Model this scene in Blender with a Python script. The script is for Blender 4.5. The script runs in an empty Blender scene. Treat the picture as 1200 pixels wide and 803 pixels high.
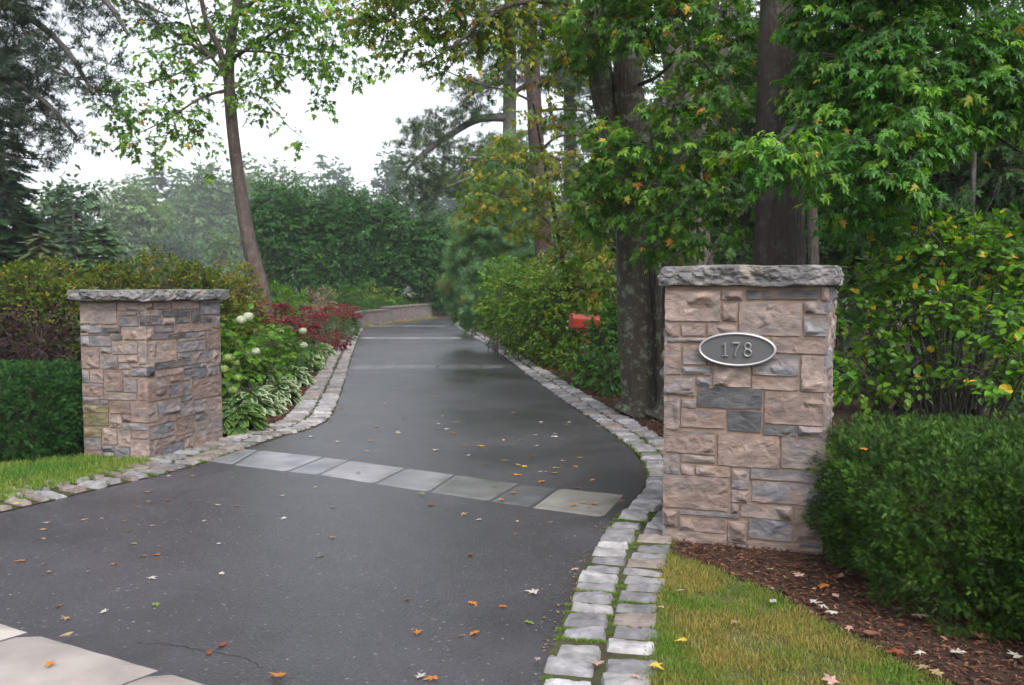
import bpy, math, random
import numpy as np
from mathutils import Vector, geometry

# ------------------------------------------------------------------ camera, world, sun
scene = bpy.context.scene
COL = scene.collection
R = math.radians
rng = np.random.default_rng(178)
random.seed(178)

H = 1.55                      # eye height
F = 1000.0                    # focal length in photo pixels (1200 wide)
PITCH = math.atan(63.5 / F)
cam_data = bpy.data.cameras.new('camera')
cam = bpy.data.objects.new('camera', cam_data)
COL.objects.link(cam)
cam.location = (0, 0, H)
cam.rotation_euler = (math.pi / 2 - PITCH, 0, 0)
cam_data.sensor_width = 36
cam_data.lens = 36 * F / 1200
cam_data.clip_end = 2000
cam_data.clip_start = 0.05
cam_data.dof.use_dof = True
cam_data.dof.focus_distance = 5.2
cam_data.dof.aperture_fstop = 4.0
scene.camera = cam

SUN_EL, SUN_AZ = R(52), R(158)
w = bpy.data.worlds.new('World'); scene.world = w; w.use_nodes = True
nt = w.node_tree; nt.nodes.clear()
sky = nt.nodes.new('ShaderNodeTexSky'); sky.sky_type = 'NISHITA'; sky.sun_disc = False
sky.sun_elevation = SUN_EL; sky.sun_rotation = SUN_AZ
sky.air_density = 1.0; sky.dust_density = 4.0; sky.ozone_density = 1.0
hs = nt.nodes.new('ShaderNodeHueSaturation'); hs.inputs['Saturation'].default_value = 0.28
bg = nt.nodes.new('ShaderNodeBackground'); bg.inputs['Strength'].default_value = 0.15
wo = nt.nodes.new('ShaderNodeOutputWorld')
nt.links.new(sky.outputs[0], hs.inputs['Color']); nt.links.new(hs.outputs[0], bg.inputs[0]); nt.links.new(bg.outputs[0], wo.inputs[0])
sl = bpy.data.lights.new('sun', 'SUN'); sl.energy = 0.6; sl.angle = R(24); sl.color = (1.0, 0.97, 0.93)
so = bpy.data.objects.new('sun', sl); COL.objects.link(so)
# sun_rotation is clockwise from +Y: direction to the sun
sd = Vector((math.sin(SUN_AZ) * math.cos(SUN_EL), math.cos(SUN_AZ) * math.cos(SUN_EL), math.sin(SUN_EL)))
so.rotation_euler = sd.to_track_quat('Z', 'Y').to_euler()
scene.view_settings.view_transform = 'Standard'; scene.view_settings.look = 'None'
scene.view_settings.exposure = 1.45; scene.view_settings.gamma = 1
scene.view_settings.use_curve_mapping = False
scene.render.engine = 'CYCLES'
cy = scene.cycles
cy.max_bounces = 6; cy.diffuse_bounces = 3; cy.glossy_bounces = 2; cy.transmission_bounces = 3
cy.volume_bounces = 1; cy.transparent_max_bounces = 4
cy.caustics_reflective = False; cy.caustics_refractive = False
cy.use_denoising = True; cy.use_adaptive_sampling = True; cy.adaptive_threshold = 0.02
HAZE = 0.0006

# ------------------------------------------------------------------ helpers
def ray(px, py):
    x = (px - 600) / F; u = (401.5 - py) / F
    c, s = math.cos(PITCH), math.sin(PITCH)
    return x, c + u * s, -s + u * c
def G(px, py, z=0.0):
    x, y, zz = ray(px, py); t = (z - H) / zz
    return Vector((x * t, y * t, z))
def P(px, py, Y):
    x, y, z = ray(px, py); t = Y / y
    return Vector((x * t, Y, H + z * t))

def hsh(i, j, k, seed):
    n = (i * 374761393 + j * 668265263 + k * 2147483647 + seed * 1274126177) & 0xffffffff
    n = ((n ^ (n >> 13)) * 1274126177) & 0xffffffff
    n = n ^ (n >> 16)
    return (n & 0xffff) / 65535.0
def vnoise(p, scale=1.0, seed=0):
    p = np.asarray(p, float) * scale
    i = np.floor(p).astype(np.int64); f = p - i; f = f * f * (3 - 2 * f)
    r = 0
    for a in (0, 1):
        for b in (0, 1):
            for c in (0, 1):
                wgt = (f[:, 0] if a else 1 - f[:, 0]) * (f[:, 1] if b else 1 - f[:, 1]) * (f[:, 2] if c else 1 - f[:, 2])
                r = r + wgt * hsh(i[:, 0] + a, i[:, 1] + b, i[:, 2] + c, seed)
    return r
def fbm(p, scale, octs=4, seed=0):
    r = 0; a = 1; t = 0
    for o in range(octs):
        r = r + a * vnoise(p, scale * 2 ** o, seed + o * 17); t += a; a *= 0.5
    return r / t

ORG = {}
def org(o): return ORG.get(o.name, np.zeros(3)) if o else np.zeros(3)

class MB:
    def __init__(s): s.v = []; s.c = []; s.f = {3: [], 4: []}; s.n = 0
    def add(s, v, faces, col=(0.5, 0.5, 0.5)):
        v = np.asarray(v, float).reshape(-1, 3); faces = np.asarray(faces, np.int64)
        s.v.append(v)
        col = np.asarray(col, float)
        s.c.append(np.broadcast_to(col, v.shape) if col.ndim == 1 else col)
        s.f[faces.shape[1]].append(faces + s.n); s.n += len(v)
    def build(s, name, mat, parent=None, smooth=False):
        v = np.concatenate(s.v) - org(parent); c = np.concatenate(s.c)
        me = bpy.data.meshes.new(name)
        me.vertices.add(len(v)); me.vertices.foreach_set('co', v.astype(np.float32).ravel())
        idx = []; st = []; p = 0
        for k in (3, 4):
            if s.f[k]:
                a = np.concatenate(s.f[k]); idx.append(a.ravel()); st.append(p + np.arange(len(a)) * k); p += a.size
        idx = np.concatenate(idx).astype(np.int32); st = np.concatenate(st).astype(np.int32)
        me.loops.add(len(idx)); me.loops.foreach_set('vertex_index', idx)
        me.polygons.add(len(st)); me.polygons.foreach_set('loop_start', st)
        me.polygons.foreach_set('use_smooth', np.full(len(st), smooth, dtype=bool))
        me.update(calc_edges=True)
        at = me.attributes.new('Col', 'FLOAT_COLOR', 'POINT')
        at.data.foreach_set('color', np.concatenate([c, np.ones((len(c), 1))], 1).astype(np.float32).ravel())
        me.materials.append(mat)
        o = bpy.data.objects.new(name, me); COL.objects.link(o)
        if parent: o.parent = parent; ORG[o.name] = org(parent)
        return o

def tag(o, label=None, cat=None, group=None, kind='thing'):
    if label: o['label'] = label
    if cat: o['category'] = cat
    if group: o['group'] = group
    if kind: o['kind'] = kind
    return o
def thing(name, label, cat, loc, group=None):
    o = bpy.data.objects.new(name, None); COL.objects.link(o); o.location = loc; o.empty_display_size = 0.1
    ORG[o.name] = np.array(loc, float)
    return tag(o, label, cat, group)
def struct(o): o['kind'] = 'structure'; return o

def norm(a): return a / np.maximum(np.linalg.norm(a, axis=-1, keepdims=True), 1e-9)

# ------------------------------------------------------------------ materials
def new_mat(name):
    m = bpy.data.materials.new(name); m.use_nodes = True
    n = m.node_tree; n.nodes.clear()
    out = n.nodes.new('ShaderNodeOutputMaterial')
    return m, n, out
def node(n, t, **kw):
    x = n.nodes.new(t)
    for k, v in kw.items():
        if k.startswith('i_'):
            x.inputs[k[2:].replace('_', ' ')].default_value = v
        else: setattr(x, k, v)
    return x
def vary_col(n, lo=0.75, hi=1.25, scale=6.0, detail=4.0, amount=1.0):
    """Col attribute multiplied by a noise."""
    at = node(n, 'ShaderNodeAttribute', attribute_name='Col')
    tc = node(n, 'ShaderNodeTexCoord')
    ns = node(n, 'ShaderNodeTexNoise', i_Scale=scale, i_Detail=detail)
    n.links.new(tc.outputs['Object'], ns.inputs['Vector'])
    mr = node(n, 'ShaderNodeMapRange'); mr.inputs[1].default_value = 0.3; mr.inputs[2].default_value = 0.7
    mr.inputs[3].default_value = lo; mr.inputs[4].default_value = hi
    n.links.new(ns.outputs[0], mr.inputs[0])
    mx = node(n, 'ShaderNodeMix', data_type='RGBA', blend_type='MULTIPLY'); mx.inputs[0].default_value = amount
    n.links.new(at.outputs['Color'], mx.inputs[6]); n.links.new(mr.outputs[0], mx.inputs[7])
    return mx.outputs[2], tc, ns
def leaf_mat(name, rough=0.42, trans=0.3, spec=0.45):
    m, n, out = new_mat(name)
    at = node(n, 'ShaderNodeAttribute', attribute_name='Col')
    pr = node(n, 'ShaderNodeBsdfPrincipled'); pr.inputs['Roughness'].default_value = rough
    pr.inputs['Specular IOR Level'].default_value = spec
    tr = node(n, 'ShaderNodeBsdfTranslucent')
    mul = node(n, 'ShaderNodeMix', data_type='RGBA', blend_type='MULTIPLY'); mul.inputs[0].default_value = 1
    mul.inputs[7].default_value = (1.5, 1.55, 0.7, 1)
    mx = node(n, 'ShaderNodeMixShader'); mx.inputs[0].default_value = trans
    n.links.new(at.outputs['Color'], pr.inputs['Base Color']); n.links.new(at.outputs['Color'], mul.inputs[6])
    n.links.new(mul.outputs[2], tr.inputs['Color'])
    n.links.new(pr.outputs[0], mx.inputs[1]); n.links.new(tr.outputs[0], mx.inputs[2]); n.links.new(mx.outputs[0], out.inputs[0])
    return m
def rough_mat(name, rough=0.85, lo=0.75, hi=1.25, scale=6.0, bscale=40.0, bump=0.4, bdist=0.01, spec=0.3, stretch=None, rough2=None):
    m, n, out = new_mat(name)
    c, tc, ns = vary_col(n, lo, hi, scale)
    pr = node(n, 'ShaderNodeBsdfPrincipled'); pr.inputs['Roughness'].default_value = rough
    pr.inputs['Specular IOR Level'].default_value = spec
    n.links.new(c, pr.inputs['Base Color'])
    b = node(n, 'ShaderNodeBump', i_Strength=bump, i_Distance=bdist)
    ns2 = node(n, 'ShaderNodeTexNoise', i_Scale=bscale, i_Detail=6.0, i_Roughness=0.65)
    if stretch:
        mp = node(n, 'ShaderNodeMapping'); mp.inputs['Scale'].default_value = stretch
        n.links.new(tc.outputs['Object'], mp.inputs[0]); n.links.new(mp.outputs[0], ns2.inputs['Vector'])
        n.links.new(mp.outputs[0], ns.inputs['Vector'])
    else: n.links.new(tc.outputs['Object'], ns2.inputs['Vector'])
    n.links.new(ns2.outputs[0], b.inputs['Height']); n.links.new(b.outputs[0], pr.inputs['Normal'])
    if rough2 is not None:
        ns3 = node(n, 'ShaderNodeTexNoise', i_Scale=1.3, i_Detail=5.0, i_Roughness=0.6)
        n.links.new(tc.outputs['Object'], ns3.inputs['Vector'])
        mr = node(n, 'ShaderNodeMapRange'); mr.inputs[1].default_value = 0.35; mr.inputs[2].default_value = 0.65
        mr.inputs[3].default_value = rough2; mr.inputs[4].default_value = rough
        n.links.new(ns3.outputs[0], mr.inputs[0]); n.links.new(mr.outputs[0], pr.inputs['Roughness'])
    n.links.new(pr.outputs[0], out.inputs[0])
    return m
def bark_mat(name, lichen=0.0, lich_col=(0.22, 0.25, 0.19, 1)):
    m, n, out = new_mat(name)
    at = node(n, 'ShaderNodeAttribute', attribute_name='Col')
    tc = node(n, 'ShaderNodeTexCoord')
    mp = node(n, 'ShaderNodeMapping'); mp.inputs['Scale'].default_value = (1, 1, 0.16)
    n.links.new(tc.outputs['Object'], mp.inputs[0])
    ns = node(n, 'ShaderNodeTexNoise', i_Scale=26.0, i_Detail=6.0, i_Roughness=0.7)
    vo = node(n, 'ShaderNodeTexVoronoi', i_Scale=22.0, feature='DISTANCE_TO_EDGE')
    n.links.new(mp.outputs[0], ns.inputs['Vector']); n.links.new(mp.outputs[0], vo.inputs['Vector'])
    mr = node(n, 'ShaderNodeMapRange'); mr.inputs[1].default_value = 0.3; mr.inputs[2].default_value = 0.72
    mr.inputs[3].default_value = 0.45; mr.inputs[4].default_value = 1.6
    n.links.new(ns.outputs[0], mr.inputs[0])
    mx = node(n, 'ShaderNodeMix', data_type='RGBA', blend_type='MULTIPLY'); mx.inputs[0].default_value = 1
    n.links.new(at.outputs['Color'], mx.inputs[6]); n.links.new(mr.outputs[0], mx.inputs[7])
    ln = node(n, 'ShaderNodeTexNoise', i_Scale=9.0, i_Detail=7.0, i_Roughness=0.72)
    n.links.new(tc.outputs['Object'], ln.inputs['Vector'])
    lr = node(n, 'ShaderNodeMapRange'); lr.inputs[1].default_value = 0.53; lr.inputs[2].default_value = 0.6
    lr.inputs[3].default_value = 0; lr.inputs[4].default_value = lichen
    n.links.new(ln.outputs[0], lr.inputs[0])
    m2 = node(n, 'ShaderNodeMix', data_type='RGBA'); n.links.new(lr.outputs[0], m2.inputs[0])
    n.links.new(mx.outputs[2], m2.inputs[6]); m2.inputs[7].default_value = lich_col
    pr = node(n, 'ShaderNodeBsdfPrincipled'); pr.inputs['Roughness'].default_value = 0.8
    n.links.new(m2.outputs[2], pr.inputs['Base Color'])
    ad = node(n, 'ShaderNodeMath', operation='ADD'); n.links.new(ns.outputs[0], ad.inputs[0]); n.links.new(vo.outputs[0], ad.inputs[1])
    b = node(n, 'ShaderNodeBump', i_Strength=0.9, i_Distance=0.03)
    n.links.new(ad.outputs[0], b.inputs['Height']); n.links.new(b.outputs[0], pr.inputs['Normal'])
    n.links.new(pr.outputs[0], out.inputs[0])
    return m

def metal_mat(name, col, rough, metallic):
    m, n, out = new_mat(name)
    pr = node(n, 'ShaderNodeBsdfPrincipled'); pr.inputs['Base Color'].default_value = (*col, 1)
    pr.inputs['Metallic'].default_value = metallic
    tc = node(n, 'ShaderNodeTexCoord'); ns = node(n, 'ShaderNodeTexNoise', i_Scale=90.0, i_Detail=4.0)
    n.links.new(tc.outputs['Object'], ns.inputs['Vector'])
    mr = node(n, 'ShaderNodeMapRange'); mr.inputs[3].default_value = rough - 0.1; mr.inputs[4].default_value = rough + 0.15
    n.links.new(ns.outputs[0], mr.inputs[0]); n.links.new(mr.outputs[0], pr.inputs['Roughness'])
    b = node(n, 'ShaderNodeBump', i_Strength=0.15, i_Distance=0.001); n.links.new(ns.outputs[0], b.inputs['Height'])
    n.links.new(b.outputs[0], pr.inputs['Normal'])
    n.links.new(pr.outputs[0], out.inputs[0])
    return m

def asphalt_mat():
    m, n, out = new_mat('wet_asphalt')
    tc = node(n, 'ShaderNodeTexCoord')
    def nz(s, d=3.0, r=0.5):
        x = node(n, 'ShaderNodeTexNoise', i_Scale=s, i_Detail=d, i_Roughness=r); n.links.new(tc.outputs['Object'], x.inputs['Vector']); return x
    fine = nz(160.0, 2.0); big = nz(0.55, 5.0, 0.55); mid = nz(5.0, 4.0, 0.6)
    vo = node(n, 'ShaderNodeTexVoronoi', i_Scale=95.0); n.links.new(tc.outputs['Object'], vo.inputs['Vector'])
    cr = node(n, 'ShaderNodeValToRGB'); n.links.new(vo.outputs['Color'], cr.inputs[0])
    cr.color_ramp.elements[0].position = 0.0; cr.color_ramp.elements[0].color = (0.026, 0.0245, 0.029, 1)
    cr.color_ramp.elements[1].position = 1.0; cr.color_ramp.elements[1].color = (0.26, 0.25, 0.25, 1)
    e = cr.color_ramp.elements.new(0.9); e.color = (0.044, 0.0415, 0.048, 1)
    mr = node(n, 'ShaderNodeMapRange'); mr.inputs[1].default_value = 0.3; mr.inputs[2].default_value = 0.7
    mr.inputs[3].default_value = 0.62; mr.inputs[4].default_value = 1.45; n.links.new(big.outputs[0], mr.inputs[0])
    mr2 = node(n, 'ShaderNodeMapRange'); mr2.inputs[1].default_value = 0.3; mr2.inputs[2].default_value = 0.7
    mr2.inputs[3].default_value = 0.88; mr2.inputs[4].default_value = 1.1; n.links.new(mid.outputs[0], mr2.inputs[0])
    mu = node(n, 'ShaderNodeMath', operation='MULTIPLY'); n.links.new(mr.outputs[0], mu.inputs[0]); n.links.new(mr2.outputs[0], mu.inputs[1])
    mx = node(n, 'ShaderNodeMix', data_type='RGBA', blend_type='MULTIPLY'); mx.inputs[0].default_value = 1
    n.links.new(cr.outputs[0], mx.inputs[6]); n.links.new(mu.outputs[0], mx.inputs[7])
    pr = node(n, 'ShaderNodeBsdfPrincipled'); n.links.new(mx.outputs[2], pr.inputs['Base Color'])
    rr = node(n, 'ShaderNodeMapRange'); rr.inputs[1].default_value = 0.3; rr.inputs[2].default_value = 0.7
    rr.inputs[3].default_value = 0.27; rr.inputs[4].default_value = 0.5; n.links.new(big.outputs[0], rr.inputs[0])
    n.links.new(rr.outputs[0], pr.inputs['Roughness']); pr.inputs['Specular IOR Level'].default_value = 0.5
    b = node(n, 'ShaderNodeBump', i_Strength=0.35, i_Distance=0.004); n.links.new(fine.outputs[0], b.inputs['Height'])
    b2 = node(n, 'ShaderNodeBump', i_Strength=0.3, i_Distance=0.004); n.links.new(vo.outputs['Distance'], b2.inputs['Height'])
    n.links.new(b.outputs[0], b2.inputs['Normal']); n.links.new(b2.outputs[0], pr.inputs['Normal'])
    n.links.new(pr.outputs[0], out.inputs[0])
    return m

def ground_mat(name, c1, c2, scale, rough=0.95, bump=0.5):
    m, n, out = new_mat(name)
    tc = node(n, 'ShaderNodeTexCoord'); ns = node(n, 'ShaderNodeTexNoise', i_Scale=scale, i_Detail=8.0, i_Roughness=0.65)
    n.links.new(tc.outputs['Object'], ns.inputs['Vector'])
    cr = node(n, 'ShaderNodeValToRGB'); cr.color_ramp.elements[0].position = 0.35; cr.color_ramp.elements[1].position = 0.68
    cr.color_ramp.elements[0].color = (*c1, 1); cr.color_ramp.elements[1].color = (*c2, 1)
    n.links.new(ns.outputs[0], cr.inputs[0])
    pr = node(n, 'ShaderNodeBsdfPrincipled'); pr.inputs['Roughness'].default_value = rough; pr.inputs['Specular IOR Level'].default_value = 0.25
    n.links.new(cr.outputs[0], pr.inputs['Base Color'])
    n2 = node(n, 'ShaderNodeTexNoise', i_Scale=45.0, i_Detail=5.0); n.links.new(tc.outputs['Object'], n2.inputs['Vector'])
    b = node(n, 'ShaderNodeBump', i_Strength=bump, i_Distance=0.03); n.links.new(n2.outputs[0], b.inputs['Height'])
    n.links.new(b.outputs[0], pr.inputs['Normal']); n.links.new(pr.outputs[0], out.inputs[0])
    return m

M = dict(
    leaf=leaf_mat('leaf', .5, .38, .22), leaf_wet=leaf_mat('wet_leaf', 0.42, 0.42, 0.32), needle=leaf_mat('needle', 0.6, 0.12, 0.25), soft_needle=leaf_mat('soft_needle', 0.6, 0.4, 0.2),
    petal=leaf_mat('petal', 0.7, 0.3, 0.2), dead=leaf_mat('dead_leaf', 0.6, 0.15, 0.3), grass=leaf_mat('grass_blade', 0.6, 0.3, 0.2),
    bark=bark_mat('bark', 0.15), bark_lichen=bark_mat('lichen_bark', 0.75, (0.13, 0.16, 0.105, 1)), bark_red=bark_mat('red_bark', 0.3, (0.10, 0.10, 0.085, 1)),
    stone=rough_mat('quarry_stone', 0.82, 0.72, 1.28, 14.0, 60.0, 0.6, 0.008, 0.35, (1, 1, 2.2)),
    mortar=rough_mat('mortar', 0.95, 0.8, 1.2, 10.0, 120.0, 0.6, 0.004),
    cap=rough_mat('capstone_rock', 0.78, 0.6, 1.35, 9.0, 50.0, 0.8, 0.012, 0.4),
    cobble=rough_mat('granite_cobble', 0.62, 0.75, 1.2, 18.0, 90.0, 0.5, 0.004, 0.45),
    flag=rough_mat('flagstone', 0.5, 0.7, 1.25, 3.5, 50.0, 0.35, 0.004, 0.5, None, 0.3),
    pave=rough_mat('concrete_slab', 0.65, 0.75, 1.2, 3.0, 70.0, 0.4, 0.004, 0.4),
    mulch=rough_mat('bark_chip', 0.85, 0.6, 1.4, 20.0, 80.0, 0.4, 0.003, 0.3),
    asphalt=asphalt_mat(),
    soil=ground_mat('soil', (0.018, 0.010, 0.007), (0.05, 0.026, 0.016), 9.0),
    turf=ground_mat('turf', (0.035, 0.05, 0.014), (0.09, 0.085, 0.03), 2.5),
    joint=ground_mat('joint_soil', (0.03, 0.022, 0.014), (0.05, 0.06, 0.02), 4.0),
    rim=metal_mat('brushed_aluminium', (0.42, 0.41, 0.42), 0.4, 0.6),
    plate=metal_mat('charcoal_casting', (0.085, 0.084, 0.088), 0.5, 0.3),
    figure=metal_mat('worn_grey_figure', (.17, .17, .175), .4, .5),
    red=metal_mat('red_enamel', (0.30, 0.028, 0.010), 0.4, 0.0), wood=rough_mat('post_wood', 0.8, 0.6, 1.3, 8.0, 60.0, 0.4, 0.004, 0.3, (1, 1, 0.2)),
)

# ------------------------------------------------------------------ mesh pieces
def smooth_path(pts, rad, sub=5):
    pts = [np.array(p, float) for p in pts]
    if len(pts) < 3 or sub < 2: return np.array(pts), np.array(rad, float)
    o = []; rr = []
    for i in range(len(pts) - 1):
        p0 = pts[max(i - 1, 0)]; p1 = pts[i]; p2 = pts[i + 1]; p3 = pts[min(i + 2, len(pts) - 1)]
        for k in range(sub):
            t = k / sub
            o.append(0.5 * (2 * p1 + (p2 - p0) * t + (2 * p0 - 5 * p1 + 4 * p2 - p3) * t * t + (3 * p1 - p0 - 3 * p2 + p3) * t ** 3))
            rr.append(rad[i] * (1 - t) + rad[i + 1] * t)
    o.append(pts[-1]); rr.append(rad[-1])
    return np.array(o), np.array(rr)
def tube(mb, pts, rad, sides=8, col=(0.1, 0.08, 0.06), sub=5, rough=0.0, seed=0):
    p, r = smooth_path(pts, rad, sub); n = len(p)
    t = norm(np.gradient(p, axis=0))
    ref = np.array([1.0, 0.15, 0.1]) if abs(t[:, 0]).mean() < 0.7 else np.array([0.1, 0.2, 1.0])
    a = norm(np.cross(t, ref)); b = np.cross(t, a)
    th = np.arange(sides) / sides * 2 * np.pi
    d = np.cos(th)[None, :, None] * a[:, None] + np.sin(th)[None, :, None] * b[:, None]
    rr = np.repeat(r[:, None], sides, 1)
    if rough:
        q = (p[:, None] + d * r[:, None, None]).reshape(-1, 3) * np.array([1, 1, 0.35])
        rr = rr * (1 + rough * (fbm(q, 9.0, 3, seed).reshape(n, sides) - 0.5) * 2)
    v = p[:, None] + d * rr[..., None]
    i = np.arange(n - 1)[:, None] * sides; j = np.arange(sides)[None]
    j2 = (j + 1) % sides
    f = np.stack([i + j, i + j2, i + sides + j2, i + sides + j], -1).reshape(-1, 4)
    mb.add(v.reshape(-1, 3), f, col)
    c = mb_cap = np.array([p[-1]]); k = len(v.reshape(-1, 3))
    base = (n - 1) * sides
    mb.add(np.concatenate([v[-1], c]), [[q, (q + 1) % sides, sides] for q in range(sides)], col)
def twig_prisms(mb, A, B, r, col):
    """many thin three-sided twigs from A to B"""
    if len(A) == 0: return
    d = norm(B - A); ref = np.where(np.abs(d[:, 2:3]) > 0.8, np.array([[1.0, 0, 0]]), np.array([[0, 0, 1.0]]))
    a = norm(np.cross(d, ref)); b = np.cross(d, a)
    mid = (A + B) / 2; L = np.linalg.norm(B - A, axis=1, keepdims=True)
    mid = mid + np.array([0, 0, 0.06]) * L
    vs = []
    for (pos, s) in ((A, 1.0), (mid, 0.7), (B, 0.35)):
        for k in range(3):
            th = k * 2.0944
            vs.append(pos + (math.cos(th) * a + math.sin(th) * b) * r * s)
    v = np.stack(vs, 1); N = len(A)
    f = []
    for lv in (0, 3):
        for k in range(3): f.append([lv + k, lv + (k + 1) % 3, lv + 3 + (k + 1) % 3, lv + 3 + k])
    f = np.array(f)[None] + (np.arange(N) * 9)[:, None, None]
    mb.add(v.reshape(-1, 3), f.reshape(-1, 4), col)

def fan(pts, centre):
    v = [centre] + pts; n = len(pts)
    return np.array(v, float), np.array([[0, i + 1, i + 2] for i in range(n - 1)] + [[0, n, 1]])
T = {}
T['maple'] = fan([(0, 0, 0), (.30, -.06, -.03), (.47, .04, -.12), (.24, .20, 0), (.40, .40, -.06), (.56, .60, -.16), (.30, .52, -.02), (.13, .46, 0.02), (.17, .72, -.05), (0, 1.05, -.2),
                  (-.17, .72, -.05), (-.13, .46, .02), (-.30, .52, -.02), (-.56, .60, -.16), (-.40, .40, -.06), (-.24, .20, 0), (-.47, .04, -.12), (-.30, -.06, -.03)], (0, .25, .03))
T['maple_s'] = fan([(0, 0, 0), (.42, .10, -.1), (.18, .27, 0), (.48, .58, -.12), (.14, .47, 0), (0, 1.0, -.18), (-.14, .47, 0), (-.48, .58, -.12), (-.18, .27, 0), (-.42, .10, -.1)], (0, .25, .03))
T['tri'] = (np.array([(0, 0, 0), (.38, .5, -.08), (0, 1, -.12), (-.38, .5, -.08)], float), np.array([[0, 1, 2], [0, 2, 3]]))
T['oval'] = (np.array([(0, 0, 0), (.25, .28, .06), (.27, .6, .05), (0, 1, -.08), (-.27, .6, .05), (-.25, .28, .06), (0, .5, 0)], float),
             np.array([[0, 1, 6], [1, 2, 6], [2, 3, 6], [3, 4, 6], [4, 5, 6], [5, 0, 6]]))
T['lance'] = (np.array([(0, 0, 0), (.13, .45, .03), (0, 1, -.1), (-.13, .45, .03)], float), np.array([[0, 1, 2], [0, 2, 3]]))
def tuft(n, spread, wd, seed):
    g = np.random.default_rng(seed); v = []; f = []
    for k in range(n):
        th = k / n * 2 * np.pi + g.random() * .8; el = spread * (0.35 + .65 * g.random())
        d = np.array([math.cos(th) * math.sin(el), math.cos(el), math.sin(th) * math.sin(el)]); L = 0.75 + .3 * g.random()
        s = np.cross(d, [0.3, 0.2, 1.0]); s = s / np.linalg.norm(s) * wd
        v += [-s, s, d * L]; f.append([3 * k, 3 * k + 1, 3 * k + 2])
    return np.array(v), np.array(f)
T['pine'] = tuft(14, 1.35, .022, 1)
T['pine_far'] = tuft(7, 1.3, .075, 2)
def sprig(pairs, wd, ang=0.9):
    v = [(-.012, 0, 0), (.012, 0, 0), (0, 1, 0)]; f = [[0, 1, 2]]
    for k in range(pairs):
        y = .08 + .8 * k / pairs; L = .36 * (1 - .45 * k / pairs)
        for s in (-1, 1):
            i = len(v); dx = s * math.sin(ang) * L; dy = math.cos(ang) * L
            v += [(0, y - wd, 0), (0, y + wd, 0), (dx, y + dy, .04)]; f.append([i, i + 1, i + 2])
    return np.array(v, float), np.array(f)
T['yew'] = sprig(5, .05)
T['frond'] = sprig(5, .10, 0.8)
T['blade'] = (np.array([(-.035, 0, 0), (.035, 0, 0), (.028, .5, 0.02), (-.028, .5, .02), (0, 1, -.12)], float), np.array([[0, 1, 2], [0, 2, 3], [3, 2, 4]]))

def place(mb, tmpl, pos, d, n, size, col, xs=1.0):
    tv, tf = T[tmpl]; N = len(pos); k = len(tv)
    d = norm(d); s = norm(np.cross(d, n)); n = np.cross(s, d)
    size = np.broadcast_to(np.asarray(size, float), (N,))[:, None, None]
    v = pos[:, None] + size * (tv[None, :, 0:1] * xs * s[:, None] + tv[None, :, 1:2] * d[:, None] + tv[None, :, 2:3] * n[:, None])
    f = tf[None] + (np.arange(N) * k)[:, None, None]
    c = np.repeat(col, k, 0) if np.ndim(col) == 2 else col
    mb.add(v.reshape(-1, 3), f.reshape(-1, 3), c)

def pick(pal, N, g):
    cols = np.array([p[0] for p in pal], float); wt = np.array([p[1] for p in pal], float); wt /= wt.sum()
    return cols[g.choice(len(pal), N, p=wt)]
def unit(N, g): return norm(g.normal(size=(N, 3)))

def sprays(mb, blobs, dens, m, tmpl, size, L, pal, leafpal=None, leafp=0.0, droop=0.35, up=1.0, out=0.3, twig=None, tr=0.003, g=rng, shell=0.45,
           vary=0.28, flat=1.0, anchor=None, tcol=(0.06, 0.045, 0.035), jit=1.0, xs=1.0):
    """leafy sprays spread through ellipsoid blobs [(centre, radii)]; dens = sprays per cubic-ish metre of shell"""
    Cs = []; Rs = []
    for c, r in blobs:
        k = max(2, int(dens * (r[0] * r[1] + r[1] * r[2] + r[0] * r[2]) * 4.0))
        Cs.append(np.repeat(np.array([c], float), k, 0)); Rs.append(np.repeat(np.array([r], float), k, 0))
    C = np.concatenate(Cs); Rr = np.concatenate(Rs); S = len(C)
    u = unit(S, g); rad = g.random(S) ** shell
    # lumps in the outline
    lump = 0.78 + 0.5 * vnoise(u * 1.6 + C * 0.9, 1.3, 5)
    p = C + Rr * u * (rad * lump)[:, None]
    A = C if anchor is None else np.array(anchor)[None] + 0 * C
    D = norm(norm(u * 0.9 + 0.45 * unit(S, g)) + np.array([0, 0, -droop]))
    D[:, 2] *= flat; D = norm(D)
    sc = pick(pal, S, g) * (1 + vary * (g.random((S, 1)) - .5) * 2)
    t = g.random((S, m)); side = norm(np.cross(D, np.array([0, 0, 1.0]) + 0.2 * unit(S, g)))
    sg = g.uniform(-1, 1, (S, m, 1))
    pos = p[:, None] + D[:, None] * (L * t[..., None]) + side[:, None] * sg * L * 0.35 * jit + g.normal(size=(S, m, 3)) * L * 0.08 * jit
    ld = D[:, None] * 0.7 + side[:, None] * sg * 0.9 + np.array([0, 0, -droop * 0.8]) + g.normal(size=(S, m, 3)) * 0.25
    ln = np.array([0, 0, up]) + out * u[:, None] + g.normal(size=(S, m, 3)) * 0.35
    lc = np.repeat(sc[:, None], m, 1) * (1 + vary * 0.7 * (g.random((S, m, 1)) - .5) * 2)
    if leafpal is not None and leafp > 0:
        mask = g.random((S, m)) < leafp * (0.3 + 1.4 * (g.random((S, 1)) ** 2) * 1.5)
        lc[mask] = pick(leafpal, mask.sum(), g)
    sz = size * g.uniform(0.65, 1.2, S * m)
    place(mb, tmpl, pos.reshape(-1, 3), ld.reshape(-1, 3), ln.reshape(-1, 3), sz, np.clip(lc.reshape(-1, 3), 0, 1), xs)
    if twig is not None:
        twig_prisms(twig, p, p + D * L, tr, tcol)
        k = g.random(S) < 0.4
        mid = C[k] + (p[k] - C[k]) * 0.25
        twig_prisms(twig, mid, p[k], tr * 2.0, tcol)

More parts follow.
